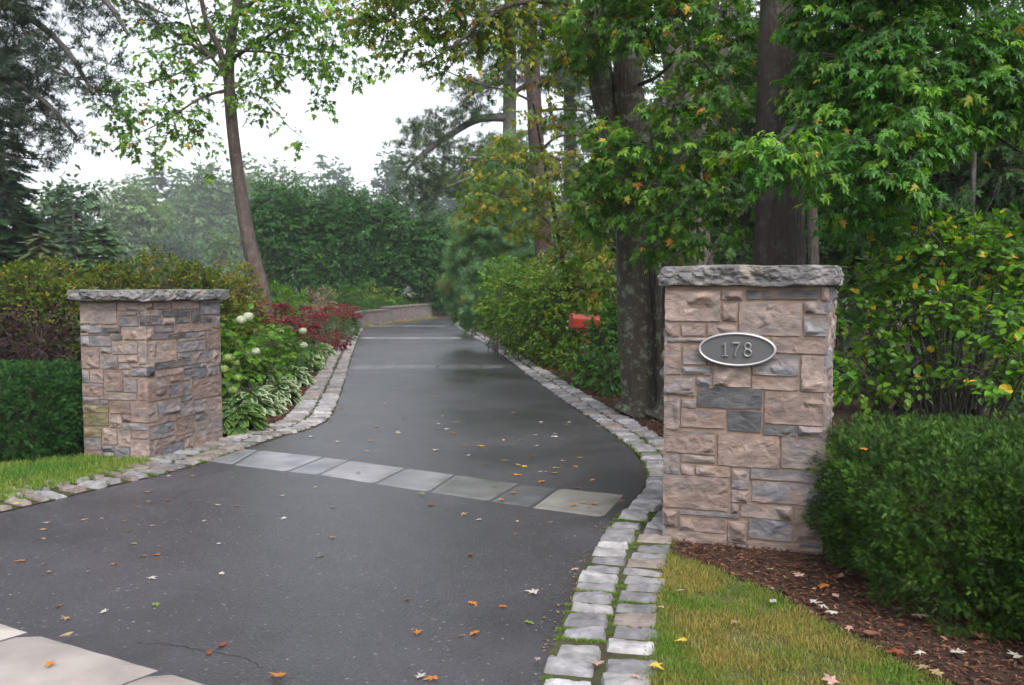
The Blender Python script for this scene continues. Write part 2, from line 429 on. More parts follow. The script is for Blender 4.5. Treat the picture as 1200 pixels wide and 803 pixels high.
def B(px, py, Y, rx, ry, rd=None):
    c = P(px, py, Y); return (tuple(c), (rx * Y / F, rd if rd else rx * Y / F, ry * Y / F))

GREEN = [((.04, .115, .012), 3), ((.03, .09, .014), 3), ((.065, .145, .010), 2)]
BRIGHT = [((.075, .17, .012), 3), ((.05, .13, .012), 3), ((.11, .20, .015), 1)]
YGREEN = [((.15, .21, .016), 3), ((.10, .18, .014), 3), ((.06, .14, .012), 2), ((.21, .22, .017), 1)]
AUTUMN = [((.45, .30, .025), 3), ((.42, .17, .02), 2), ((.30, .27, .03), 2), ((.32, .10, .02), 1)]
DARK = [((.014, .042, .012), 3), ((.02, .055, .014), 2), ((.028, .07, .015), 1)]
BLUE = [((.05, .095, .055), 3), ((.04, .085, .045), 2), ((.065, .11, .05), 1)]
PINE = [((.035, .075, .03), 3), ((.05, .095, .035), 2), ((.10, .12, .035), .5)]
HAZY = [((.06, .125, .035), 3), ((.08, .145, .04), 2)]
HAZYD = [((.032, .075, .034), 3), ((.042, .09, .038), 2)]

# ------------------------------------------------------------------ ground sheets
def sheet(name, pts, z, mat, parent=None):
    """flat polygon sheet from world xy points"""
    v3 = [Vector((p[0], p[1], 0)) for p in pts]
    tris = geometry.tessellate_polygon([v3])
    mb = MB(); mb.add(np.array([(p[0], p[1], z) for p in pts]), np.array([[a, b, c] for a, b, c in tris]))
    o = mb.build(name, mat, parent)
    # faces up
    import bmesh
    bm = bmesh.new(); bm.from_mesh(o.data); bmesh.ops.recalc_face_normals(bm, faces=bm.faces)
    if sum(f.normal.z for f in bm.faces) < 0: bmesh.ops.reverse_faces(bm, faces=bm.faces)
    bm.to_mesh(o.data); bm.free()
    return o
def gpx(L): return [(G(x, y).x, G(x, y).y) for x, y in L]
def resample(pts, step):
    p, _ = smooth_path([(a, b, 0) for a, b in pts], [0] * len(pts), 8)
    s = np.concatenate([[0], np.cumsum(np.linalg.norm(np.diff(p, axis=0), axis=1))])
    q = np.arange(0, s[-1], step)
    return np.stack([np.interp(q, s, p[:, 0]), np.interp(q, s, p[:, 1])], 1)

RA = gpx([(626, 860), (634, 803), (655, 742), (688, 660), (718, 613), (746, 586), (757, 566), (756, 548), (740, 527), (702, 498), (660, 470), (620, 441), (582, 413), (552, 394), (533, 382.5)]) + [(-2.55, 38.5), (-2.0, 41), (0.2, 43.5), (5, 46), (14, 49)]
LA = gpx([(-300, 670), (-120, 632), (0, 602), (60, 588), (120, 573), (190, 557), (240, 543), (290, 526), (328, 513), (372, 500), (391, 484), (404, 449), (411, 424), (420, 397), (427, 385)])
WALL = gpx([(418, 384), (428, 381), (455, 378), (480, 374.5), (503, 371.5), (525, 370)]) + [(1.5, 51), (14, 55)]

def build_ground():
    mb = MB(); n = 60; S = 250
    xs = np.linspace(-S, S, n); X, Y = np.meshgrid(xs, xs)
    Z = np.where(Y > 0, 0, 0) - 0.015 + 0 * X
    v = np.stack([X.ravel(), Y.ravel(), Z.ravel()], 1)
    i = np.arange(n - 1)[:, None] * n + np.arange(n - 1)[None]
    f = np.stack([i, i + 1, i + n + 1, i + n], -1).reshape(-1, 4)
    mb.add(v, f); struct(mb.build('ground', M['turf']))
    asp = RA + [(14, 54.5)] + WALL[::-1][1:] + LA[::-1] + [(-14, 2.5), (-14, -8), (0.4, -8), (0.05, 1.5)]
    struct(sheet('driveway', asp, 0.004, M['asphalt']))
build_ground()

def offset_line(line, d):
    t = norm(np.gradient(line, axis=0)); nrm = np.stack([t[:, 1], -t[:, 0]], 1)
    return line + nrm * d
rl = resample(RA, 0.1); ll = resample(LA, 0.1)
struct(sheet('border_base', list(map(tuple, rl)) + list(map(tuple, offset_line(rl, 0.5)[::-1])), 0.010, M['joint'])).name = 'path_bedding'
struct(sheet('border_base', list(map(tuple, ll)) + list(map(tuple, offset_line(ll, -0.58)[::-1])), 0.010, M['joint'])).name = 'path_bedding.001'

def stone_block(mb, c, ax, ay, L, W, z0, hgt, col, nx=6, ny=5, rough=0.004, seed=0):
    """rounded, uneven sett: ax along length L, ay along width W"""
    u = np.linspace(-1, 1, nx); v = np.linspace(-1, 1, ny); U, V = np.meshgrid(u, v, indexing='ij')
    ex = 1 - np.abs(U) ** 9; ey = 1 - np.abs(V) ** 8
    # corners rounded in plan
    cr = 1 - 0.06 * (np.abs(U) ** 4) * (np.abs(V) ** 4)
    X = U * L / 2 * cr; Y = V * W / 2 * cr
    p = np.array(c)[None] + X.reshape(-1, 1) * np.array(ax) + Y.reshape(-1, 1) * np.array(ay)
    h = hgt * np.minimum(ex, ey).clip(0, 1).reshape(-1) ** 0.3
    q = np.concatenate([p, np.full((len(p), 1), seed * 1.0)], 1)
    h = h + ((fbm(q, 16.0, 4, 3) - .5) * rough * 2.4 + rough * (U * hsh(seed, 1, 2, 3) - U * .5 + V * hsh(seed, 5, 2, 3) - V * .5).ravel() * 1.6) * (h > hgt * .5)
    wob = (vnoise(q, 14.0, 9) - .5)[:, None] * 0.013
    p = p + wob * np.array(ay) + (vnoise(q, 11.0, 19) - .5)[:, None] * 0.014 * np.array(ax)
    P3 = np.concatenate([p, (z0 + h)[:, None]], 1)
    i = np.arange(nx - 1)[:, None] * ny + np.arange(ny - 1)[None]
    f = np.stack([i, i + ny, i + ny + 1, i + 1], -1).reshape(-1, 4)
    cc = np.array(col)[None] * (0.6 + 0.8 * fbm(q, 22.0, 4, 31))[:, None]
    mb.add(P3, f, cc)

def cobbles(name, line, sign, rows, label, pinkish=0.2, pitch=0.155, irregular=0.0, rng_=None):
    g = np.random.default_rng(5 if sign > 0 else 6); mb = MB()
    step = 0.05; L = resample(list(map(tuple, line)), step)
    t = norm(np.gradient(L, axis=0)); nr = np.stack([t[:, 1], -t[:, 0]], 1) * sign
    for (o0, o1) in rows:
        s = g.random() * .1
        while s < len(L) * step - 0.3:
            far = L[int(s / step)][1] > 16
            dl = pitch * g.uniform(0.82, 1.22)
            k = int((s + dl / 2) / step)
            if k >= len(L): break
            c = L[k] + nr[k] * ((o0 + o1) / 2 + g.uniform(-.012, .012)); wd = (o1 - o0) * g.uniform(.86, 1.0)
            r = g.random()
            col = (.25, .24, .245) if r > .5 else ((.165, .16, .17) if r > pinkish else (.205, .168, .152))
            near_p = irregular and L[k][0] < -2.5
            if irregular and not near_p and r <= pinkish: col = (.20, .185, .18) if r > .08 else (.205, .168, .152)
            col = np.array(col) * g.uniform(.7, 1.15) * (.75 if near_p else 1)
            a = g.normal() * 0.04 + (irregular * g.normal() * .2 if irregular and L[k][0] < -2.2 else 0); ca, sa = math.cos(a), math.sin(a)
            tx = np.array([t[k][0] * ca - t[k][1] * sa, t[k][0] * sa + t[k][1] * ca]); nx_ = np.array([tx[1], -tx[0]])
            stone_block(mb, c, nx_, tx, wd, dl - g.uniform(.044, .060), 0.006, 0.022 + g.random() * .008, col,
                        *((5, 4) if far else (18, 12)), seed=g.integers(1, 999), rough=0.010)
            s += dl
    return struct(mb.build(name, M['cobble'], None, False))
cobbles('cobblestone_kerb', RA, 1, [(0.0, .218), (.226, .45)], '', .1)
kl = [p for p in LA if p[1] > 6.0]
cobbles('cobblestone_kerb', LA, -1, [(0.0, .26), (.268, .54)], '', 0.4, 0.145, 0.4)

def flat_stone(mb, quad, z, th, col, gap=0.0035, seed=0):
    q = np.array(quad, float); c = q.mean(0); q = c + (q - c) * (1 - gap / np.linalg.norm(q - c, axis=1, keepdims=True) * 1.4)
    n = 12; s = np.linspace(0, 1, n); U, V = np.meshgrid(s, s, indexing='ij')
    U = U.reshape(-1, 1); V = V.reshape(-1, 1)
    p = (1 - U) * (1 - V) * q[0] + U * (1 - V) * q[1] + U * V * q[2] + (1 - U) * V * q[3]
    q3 = np.concatenate([p, np.full((len(p), 1), seed)], 1)
    edge = np.minimum(np.minimum(U, 1 - U), np.minimum(V, 1 - V)).ravel()
    h = z + np.where(edge < 0.01, -0.002, th) + (fbm(q3, 6.0, 3, 2) - .5) * .003 * (edge > 0.01)
    p = p + ((edge < .01)[:, None]) * (vnoise(q3, 9.0, 4) - .5)[:, None] * 0.005
    i = np.arange(n - 1)[:, None] * n + np.arange(n - 1)[None]
    f = np.stack([i, i + 1, i + n + 1, i + n], -1).reshape(-1, 4)
    cc = np.array(col)[None] * (0.7 + .6 * fbm(q3, 3.0, 4, 8))[:, None]
    mb.add(np.concatenate([p, h[:, None]], 1), f, cc)

mb = MB()
low = [(241, 541), (272, 546), (336, 554), (372, 557.5), (438, 568), (502, 578), (573, 589), (621, 596.5), (708, 608)]
upp = [(283, 525.6), (303, 527.5), (381, 536), (409.5, 539.6), (477, 549), (534, 556.5), (611, 567), (654, 572.5), (734, 580)]
fc = [(.145, .145, .16), (.155, .152, .17), (.14, .14, .155), (.165, .16, .17), (.13, .13, .137), (.095, .093, .093), (.062, .062, .066), (.155, .147, .135)]
for k in range(8):
    a, b, c, d = [G(*q) for q in (low[k], low[k + 1], upp[k + 1], upp[k])]
    flat_stone(mb, [a[:2], b[:2], c[:2], d[:2]], 0.004, 0.006, fc[k], seed=k)
for yp, x0, x1 in ((430, 412, 590), (396.3, 422, 541), (382.3, 431, 523)):
    Y = G(0, yp).y; ns_ = 7
    for k in range(ns_):
        xa = x0 + (x1 - x0) * k / ns_; xb = x0 + (x1 - x0) * (k + 1) / ns_
        A = (xa - 600) / F * Y; Bx = (xb - 600) / F * Y
        cl = (.17, .167, .175) if yp < 420 else (.075, .075, .08)
        flat_stone(mb, [(A, Y - .38), (Bx, Y - .38), (Bx, Y + .38), (A, Y + .38)], 0.004, 0.006, np.array(cl) * random.uniform(.8, 1.1), seed=k + yp)
struct(mb.build('flagstone_paving', M['flag']))
# pavement slabs at the street end
mb = MB()
e = [G(-160, 680), G(-60, 710), G(40, 741), G(194, 786), G(330, 826), G(520, 880)]
inn = [G(-260, 730), G(-140, 790), G(-20, 772), G(145, 806), G(250, 850), G(430, 930)]
d0 = (e[3] - e[1]).normalized(); nn = Vector((-d0.y, d0.x, 0)) * -1
if nn.y > 0: nn = -nn
for k in range(5):
    a, b = e[k], e[k + 1]
    sk = Vector((-0.25, 0, 0))
    q = [a + nn * 1.1 + sk, b + nn * 1.1 + sk, b, a]
    flat_stone(mb, [x[:2] for x in q], 0.004, 0.03, ((.25, .22, .20), (.27, .24, .225), (.235, .21, .195))[k % 3], 0.012, k)
struct(mb.build('pavement', M['pave'], None, True))

# asphalt crack: thin dark ragged groove filled with tar
def ribbon(mb, pts, w0, z, col):
    p, _ = smooth_path([(x, y, 0) for x, y in pts], [0] * len(pts), 10)
    p = p[:, :2] + (np.random.default_rng(3).random((len(p), 2)) - .5) * .012
    t = norm(np.gradient(p, axis=0)); n = np.stack([t[:, 1], -t[:, 0]], 1); wv = w0 * (0.4 + 0.9 * np.random.default_rng(4).random((len(p), 1)))
    v = np.concatenate([p + n * wv, p - n * wv]); v = np.concatenate([v, np.full((len(v), 1), z)], 1); N = len(p)
    i = np.arange(N - 1); mb.add(v, np.stack([i, i + N, i + N + 1, i + 1], 1), col)
mb = MB(); ribbon(mb, gpx([(160, 755), (200, 757), (250, 766), (285, 772), (308, 785)]), .0016, .0060, (.02, .02, .02))
ribbon(mb, gpx([(30, 640), (60, 628), (110, 617)]), .0015, .0060, (.025, .025, .025))
struct(mb.build('driveway_crack', M['soil'])).name = 'driveway_crack'

# beds and lawns
bedR = list(map(tuple, offset_line(rl, 0.46))); bedR = [p for p in bedR if 5.0 < p[1] < 46]
struct(sheet('mulch_bed', bedR + [(14, 49.5), (30, 40), (30, 3.2), (2.1, 3.1), tuple(G(1090, 800)[:2]), tuple(G(960, 742)[:2]), tuple(G(905, 704)[:2]), tuple(G(840, 672)[:2]), tuple(G(786, 652)[:2])], 0.012, M['soil'])).name = 'soil_bed'
bedL = [p for p in map(tuple, offset_line(ll, -0.53)) if p[1] > 6.5 and p[0] > -3.6]
struct(sheet('mulch_bed', bedL + [(-9, 42), (-16, 20), (-14, 7.4), (-4.3, 7.4), (-3.9, 7.3)], 0.012, M['soil'])).name = 'soil_bed.001'

# mulch chips
def chips(name, polys, dens, size, pal, z=0.015):
    g = np.random.default_rng(9); mb = MB()
    for x0, x1, y0, y1, fn in polys:
        N = int(dens * (x1 - x0) * (y1 - y0)); p = np.stack([g.uniform(x0, x1, N), g.uniform(y0, y1, N)], 1)
        p = p[fn(p)]; N = len(p)
        a = g.random(N) * 6.283; d = np.stack([np.cos(a), np.sin(a), g.normal(size=N) * .25], 1)
        n = np.array([0, 0, 1.0]) + g.normal(size=(N, 3)) * .35
        pos = np.concatenate([p, (z + g.random(N) * .014)[:, None]], 1)
        place(mb, 'lance', pos, d, n, size * g.uniform(.4, 1.3, N), pick(pal, N, g) * g.uniform(.6, 1.2, (N, 1)), 1.3)
    o = mb.build(name, M['mulch']); tag(o, None, None, None, 'stuff'); return o
def inpoly(poly):
    P_ = np.array([(q[0], q[1]) for q in poly])
    def f(p):
        x, y = p[:, 0], p[:, 1]; r = np.zeros(len(p), bool); j = len(P_) - 1
        for i in range(len(P_)):
            xi, yi = P_[i]; xj, yj = P_[j]
            r ^= ((yi > y) != (yj > y)) & (x < (xj - xi) * (y - yi) / (yj - yi + 1e-12) + xi); j = i
        return r
    return f
RBED = gpx([(781, 640), (786, 653), (840, 672), (905, 704), (960, 742), (1050, 788), (1120, 830), (1500, 830), (1500, 560), (940, 560)])
RB2 = [p for p in map(tuple, offset_line(rl, 0.46)) if 5.3 < p[1] < 26]; RB2 = RB2 + [(p[0] + 1.6, p[1]) for p in RB2[::-1]]
LB = [p for p in map(tuple, offset_line(ll, -0.55)) if 6.5 < p[1] < 26 and p[0] > -3.3]; LB = LB + [(p[0] - 1.8, p[1] + .5) for p in LB[::-1]]
MUL = [((.085, .034, .018), 4), ((.13, .052, .028), 2), ((.045, .022, .014), 3), ((.18, .10, .055), .5)]
tag(chips('bark_mulch', [(.9, 4.5, 3.0, 6.2, inpoly(RBED)), (-3, 4, 5.3, 26, inpoly(RB2)), (-6, 0, 6.5, 26, inpoly(LB))], 2600, .034, MUL), 'reddish bark mulch and wood chips covering the planting beds', 'mulch', None, 'stuff')

g_ = np.random.default_rng(66); mb = MB()
for line, sg in ((rl, -1), (ll, 1)):
    Lr = line[(line[:, 1] < 20) & (line[:, 1] > 2.5)]; idx = g_.integers(0, len(Lr), 2600)
    t = norm(np.gradient(Lr, axis=0)); nr = np.stack([t[:, 1], -t[:, 0]], 1) * sg
    p = Lr[idx] + nr[idx] * (np.abs(g_.normal(size=(2600, 1))) * .07 - .05) + g_.normal(size=(2600, 2)) * .02
    keep = fbm(np.concatenate([p, np.zeros((2600, 1))], 1), 2.5, 3, 70) > .46; p = p[keep]; N = len(p); a = g_.random(N) * 6.283
    place(mb, 'lance', np.concatenate([p, np.full((N, 1), .010)], 1), np.stack([np.cos(a), np.sin(a), g_.normal(size=N) * .08], 1), np.array([0, 0, 1.0]) + .2 * unit(N, g_), .02 * g_.uniform(.4, 1.5, N), pick([((.07, .04, .025), 3), ((.14, .09, .05), 2), ((.2, .14, .06), 1)], N, g_), 1.5)
tag(mb.build('debris', M['mulch']), 'fine brown grit and leaf crumbs along the asphalt edges', 'debris', None, 'stuff')
def grass(name, poly, box, dens, label, pal, h=.026, z=.02, base=True):
    g = np.random.default_rng(12); mb = MB(); x0, x1, y0, y1 = box
    N = int(dens * (x1 - x0) * (y1 - y0)); p = np.stack([g.uniform(x0, x1, N), g.uniform(y0, y1, N)], 1)
    p = p[inpoly(poly)(p + g.normal(size=p.shape) * .022)]; q_ = np.concatenate([p, np.ones((len(p), 1))], 1); p = p[g.random(len(p)) < np.clip((fbm(q_, 7, 3, 44) - .28) * 5, .25, 1)]; N = len(p)
    d = np.stack([g.normal(size=N) * .45, g.normal(size=N) * .45, np.ones(N)], 1); n = unit(N, g)
    q = np.concatenate([p, np.zeros((N, 1))], 1); k = fbm(q, 3.2, 4, 40)[:, None]
    k = np.clip((k - .45) * 5, 0, 1)
    c = pick(pal[0], N, g) * k + pick(pal[1], N, g) * (1 - k)
    c = c * g.uniform(.7, 1.25, (N, 1))
    place(mb, 'blade', np.concatenate([p, np.full((N, 1), z)], 1), d, n, h * g.uniform(.5, 1.35, N), c, 1.6)
    o = mb.build(name, M['grass']); return tag(o, label, 'grass', None, 'stuff')
RLAWN = gpx([(757, 815), (762, 760), (772, 700), (779, 655), (786, 654), (840, 673), (910, 702), (975, 742), (1075, 790), (1190, 850), (1230, 900), (757, 900)])
struct(sheet('lawn', RLAWN, 0.014, M['turf']))
GR = ([((.085, .17, .02), 3), ((.13, .19, .028), 3)], [((.25, .21, .055), 3), ((.28, .20, .075), 2.5), ((.15, .18, .03), 3)])
grass('grass', RLAWN, (.4, 2.6, 2.3, 5.2), 26000, 'short patchy lawn grass with yellowed blades beside the cobbles', GR)
LLAWN2 = gpx([(-420, 690), (-200, 630), (0, 590), (60, 575), (130, 558), (178, 545), (175, 540), (101, 537), (60, 541), (0, 548), (-200, 560), (-420, 575)])
struct(sheet('lawn', LLAWN2, 0.014, M['turf']))
GL = ([((.09, .19, .03), 3), ((.07, .15, .025), 2)], [((.13, .21, .03), 3), ((.17, .19, .045), 1)])
grass('grass', LLAWN2, (-9, -3.1, 4, 8), 9000, 'bright green strip of grass in front of the clipped bush', GL, .045)
# moss between the setts
g_ = np.random.default_rng(77); mbm = MB()
for line, sg, wd, ymax in ((rl, 1, .46, 9), (ll, -1, .56, 9)):
    Lr = line[(line[:, 1] < ymax) & (line[:, 1] > 2)]; idx = g_.integers(0, len(Lr), 90000)
    t = norm(np.gradient(Lr, axis=0)); nr = np.stack([t[:, 1], -t[:, 0]], 1) * sg
    p = Lr[idx] + nr[idx] * g_.uniform(.0, wd, (len(idx), 1)) + g_.normal(size=(len(idx), 2)) * .008
    q = np.concatenate([p, np.zeros((len(p), 1))], 1)
    keep = fbm(q, 3.0, 3, 60) > (.53 if sg > 0 else .59); p = p[keep]; N = len(p)
    d = np.stack([g_.normal(size=N) * .6, g_.normal(size=N) * .6, np.ones(N)], 1)
    place(mbm, 'blade', np.concatenate([p, np.full((N, 1), .006)], 1), d, unit(N, g_), .017 * g_.uniform(.5, 1.3, N), pick([((.09, .18, .02), 3), ((.14, .2, .03), 2)], N, g_), 3.0)
tag(mbm.build('moss', M['grass']), 'green moss growing in the gaps between the cobbles', 'moss', None, 'stuff')

# ------------------------------------------------------------------ gate pillars
PINK = [(.188, .139, .121), (.22, .17, .15), (.16, .118, .103), (.198, .158, .142)]
GREY = [(.125, .122, .134), (.10, .10, .114), (.15, .143, .152)]
DRK = [(.06, .06, .067), (.078, .078, .085), (.05, .05, .057)]
MIX = [(.165, .138, .13), (.145, .128, .126), (.185, .158, .15)]
MOSS = [(.10, .095, .045), (.125, .11, .058)]
KIND = dict(p=PINK, g=GREY, d=DRK, m=MIX, s=MOSS)

def rock_face(mb, O, U, V, N, u0, u1, v0, v1, kind, seed, proud=.012, bulge=.022, res=.008):
    """one rock-faced stone; O origin of wall face, U/V unit in-plane axes, N outward"""
    g = np.random.default_rng(seed)
    wdt, hgt = u1 - u0, v1 - v0
    nu = max(5, int(wdt / res)); nv = max(5, int(hgt / res))
    uu = np.linspace(0, 1, nu + 1); vv = np.linspace(0, 1, nv + 1); A, Bv = np.meshgrid(uu, vv, indexing='ij')
    u = u0 + A * wdt; v = v0 + Bv * hgt
    q = np.stack([u.ravel() + seed * 3.1, v.ravel() * 1.3, np.full(u.size, seed * 7.7)], 1)
    eu = np.minimum(A * wdt, (1 - A) * wdt); ev = np.minimum(Bv * hgt, (1 - Bv) * hgt); ed = np.minimum(eu, ev).ravel()
    prof = 1 - np.exp(-ed / .018)
    rid = 1 - np.abs(fbm(q, 5.5, 3, seed) - .5) * 4
    K = int(np.clip(wdt * hgt / .0016, 4, 9)); uc, vc = u.ravel() - (u0 + u1) / 2, v.ravel() - (v0 + v1) / 2
    pl = []
    for _ in range(K):
        a = g.uniform(0, 6.283); sl_ = g.uniform(.1, .75); px_, py_ = g.uniform(-.5, .5) * wdt, g.uniform(-.5, .5) * hgt
        pl.append(g.uniform(.010, .034) + sl_ * (math.cos(a) * (uc - px_) + math.sin(a) * (vc - py_)))
    fac = np.minimum.reduce(pl) + np.maximum(0, (fbm(q * np.array([1, 1.6, 1]), 8, 2, seed + 71) - .5)) * .05 * (ed > .012); fac = np.maximum(fac, -.004) * min(1, hgt / .07)
    wq = q + .12 * (fbm(q, 12, 2, seed + 40) - .5)[:, None]
    hh = proud + prof * (fac * bulge / .020 + .005 * rid * min(1, hgt / .09)) + (fbm(wq, 22, 4, seed + 5) - .5) * .014 * prof
    und = np.clip(Bv.ravel() * hgt / .02, 0, 1)
    hh = np.maximum(hh, proud * .6)
    # ragged edges in plan
    jit = (fbm(q, 28, 2, seed + 9) - .5)
    border = ed < 1e-6
    u = u.ravel() + border * jit * .012; v = v.ravel() + border * (fbm(q, 28, 2, seed + 11) - .5) * .012
    pts = O[None] + u[:, None] * U + v[:, None] * V + hh[:, None] * N
    base = np.array(KIND[kind][g.integers(len(KIND[kind]))]) * g.uniform(.88, 1.1)
    alt = np.array({'p': (.14, .115, .11), 'g': (.20, .165, .155), 'd': (.12, .115, .12), 'm': (.11, .11, .125), 's': (.16, .13, .08)}[kind])
    k = np.clip((fbm(q * np.array([1, 2.2, 1]), 5, 3, seed + 3) - .47) * 5, 0, 1)[:, None]
    col = base * (1 - k * .6) + alt * k * .6
    col = col * (.72 + .56 * fbm(q * np.array([1, 1.8, 1]), 16, 4, seed + 61))[:, None]
    rust = np.clip((fbm(q, 9, 3, seed + 23) - .58) * 7, 0, 1)[:, None] * .35
    col = col * (1 - rust) + np.array([.20, .115, .07]) * rust
    M_ = nv + 1
    i = np.arange(nu)[:, None] * M_ + np.arange(nv)[None]
    f = np.stack([i, i + M_, i + M_ + 1, i + 1], -1).reshape(-1, 4)
    mb.add(pts, f, col)
    # skirts back to the mortar
    ring = [(a, 0) for a in range(nu + 1)] + [(nu, b) for b in range(1, nv + 1)] + [(a, nv) for a in range(nu - 1, -1, -1)] + [(0, b) for b in range(nv - 1, 0, -1)]
    ids = np.array([a * M_ + b for a, b in ring]); top = pts[ids]; bot = top - N * (hh[ids] + .004)[:, None]
    n = len(ids); j = np.arange(n); j2 = (j + 1) % n
    mb.add(np.concatenate([top, bot]), np.stack([j, j + n, j2 + n, j2], 1), np.concatenate([col[ids], col[ids] * .9]))

def fill_stones(rects, W, Hh, g, gap=.007):
    """keeps given stones, fills the uncovered wall with random ones"""
    c = .01; nx, ny = int(W / c), int(Hh / c); occ = np.zeros((nx, ny), bool); out = []
    for (u0, u1, v0, v1, k) in rects:
        u0, u1 = max(0, u0), min(W, u1); v0, v1 = max(0, v0), min(Hh, v1)
        if u1 - u0 < .03 or v1 - v0 < .02: continue
        a0, a1, b0, b1 = int(round(u0 / c)), int(round(u1 / c)), int(round(v0 / c)), int(round(v1 / c))
        a1 = min(a1, nx); b1 = min(b1, ny)
        if a1 - a0 < 2 or b1 - b0 < 2 or occ[a0:a1, b0:b1].mean() > .35: continue
        # trim against earlier stones
        while b1 - b0 > 2 and occ[a0:a1, b0].mean() > .25: b0 += 1; v0 = b0 * c
        while b1 - b0 > 2 and occ[a0:a1, b1 - 1].mean() > .25: b1 -= 1; v1 = b1 * c
        while a1 - a0 > 2 and occ[a0, b0:b1].mean() > .25: a0 += 1; u0 = a0 * c
        while a1 - a0 > 2 and occ[a1 - 1, b0:b1].mean() > .25: a1 -= 1; u1 = a1 * c
        occ[a0:a1, b0:b1] = True; out.append((u0, u1, v0, v1, k))
    for b in range(ny):
        for a in range(nx):
            if occ[a, b]: continue
            wv = int(g.integers(9, 34)); hv = int(g.choice([4, 6, 8, 11, 14])); x = a
            while x < nx and not occ[x, b] and x - a < wv: x += 1
            if nx - x < 5: 
                while x < nx and not occ[x, b]: x += 1
            y = b
            while y < ny and not occ[a:x, y].any() and y - b < hv: y += 1
            if ny - y < 3:
                while y < ny and not occ[a:x, y].any(): y += 1
            occ[a:x, b:y] = True
            if x - a >= 3 and y - b >= 3: out.append((a * c, x * c, b * c, y * c, g.choice(['p', 'p', 'm', 'g', 'd'], p=[.4, .15, .15, .2, .1])))
    return [(a + gap / 2, b - gap / 2, c_ + gap / 2, d - gap / 2, k) for a, b, c_, d, k in out]

def pillar(name, label, corners, faces_rects, zt, capth, over, seed, basez=0.0):
    """corners: four ground xy points, counter-clockwise from above; faces_rects[i] stones on face i (corner i -> i+1)"""
    cen = np.mean(np.array(corners), 0)
    th = thing(name, label, 'gate pillar', (cen[0], cen[1], 0), 'stone gate pillars')
    body = MB(); stones = MB(); g = np.random.default_rng(seed)
    cs = [np.array([c[0], c[1], 0.0]) for c in corners]
    v = []
    for c in cs: v.append(c + [0, 0, basez - .05])
    for c in cs: v.append(c + [0, 0, zt])
    body.add(np.array(v), [[i, (i + 1) % 4, (i + 1) % 4 + 4, i + 4] for i in range(4)], (.22, .16, .125))
    for i in range(4):
        A, Bc = cs[i], cs[(i + 1) % 4]; U = Bc - A; W = np.linalg.norm(U); U = U / W; N = np.array([U[1], -U[0], 0]); V = np.array([0, 0, 1.0])
        rects = [(u0 * W, u1 * W, (1 - t1) * zt, (1 - t0) * zt, k) for (u0, u1, t0, t1, k) in faces_rects.get(i, [])]
        rects = fill_stones(rects, W, zt, g)
        for j, (u0, u1, v0, v1, k) in enumerate(rects):
            if u0 < .02: u0 = -.011
            if u1 > W - .02: u1 = W + .011
            rock_face(stones, A, U, V, N, u0, u1, v0, v1, k, seed * 100 + i * 60 + j, res=.007 if i in faces_rects else .02)
    core = body.build('mortar_core', M['mortar'], th)
    stones.build('stone_facing', M['stone'], th, False)
    # rock-faced capstone
    cap = MB(); n = 70
    def capgrid(p00, p10, p11, p01, nu, nv):
        s = np.linspace(0, 1, nu); t = np.linspace(0, 1, nv); S_, T_ = np.meshgrid(s, t, indexing='ij'); S_ = S_.reshape(-1, 1); T_ = T_.reshape(-1, 1)
        p = (1 - S_) * (1 - T_) * p00 + S_ * (1 - T_) * p10 + S_ * T_ * p11 + (1 - S_) * T_ * p01
        zz = (p[:, 2] - zt) / capth
        fc_ = np.sin(np.clip(zz, 0, 1) * np.pi) ** .5
        cdir = norm((p - np.array([cen[0], cen[1], 0])) * np.array([1, 1, 0]))
        rg = 1 - np.abs(fbm(p * np.array([1, 1, 1.5]), 7.5, 4, seed) - .5) * 4.5
        rg2 = fbm(p * np.array([1, 1, 1.8]), 24, 4, seed + 7) - .5
        p2 = p + cdir * ((rg * .034 + rg2 * .045) * (.45 + .55 * fc_))[:, None]
        p2[:, 2] += (fbm(p, 6, 3, seed + 2) - .5) * .022 * (zz > .5) + (fbm(p, 9, 3, seed + 4) - .5) * .02 * (zz <= .5) * 1.0
        i = np.arange(nu - 1)[:, None] * nv + np.arange(nv - 1)[None]
        f = np.stack([i, i + nv, i + nv + 1, i + 1], -1).reshape(-1, 4)
        k = np.clip((fbm(p, 8, 4, seed + 12) - .42) * 4, 0, 1)[:, None]
        col = np.array([.19, .178, .175]) * k + np.array([.095, .092, .095]) * (1 - k)
        rs = np.clip((fbm(p, 5, 3, seed + 33) - .56) * 6, 0, 1)[:, None] * .5
        cap.add(p2, f, col * (1 - rs) + np.array([.17, .14, .11]) * rs)
    oc = [np.array([c[0], c[1], 0]) + norm(np.array([c[0], c[1], 0]) - np.array([cen[0], cen[1], 0])) * over * 1.41 for c in corners]
    lo = [c + [0, 0, zt] for c in oc]; hi = [c + [0, 0, zt + capth] for c in oc]
    for i in range(4): capgrid(lo[i], lo[(i + 1) % 4], hi[(i + 1) % 4], hi[i], 110, 18)
    capgrid(hi[0], hi[1], hi[2], hi[3], 60, 60); capgrid(lo[3], lo[2], lo[1], lo[0], 30, 30)
    cap.build('capstone', M['cap'], th, False)
    return th

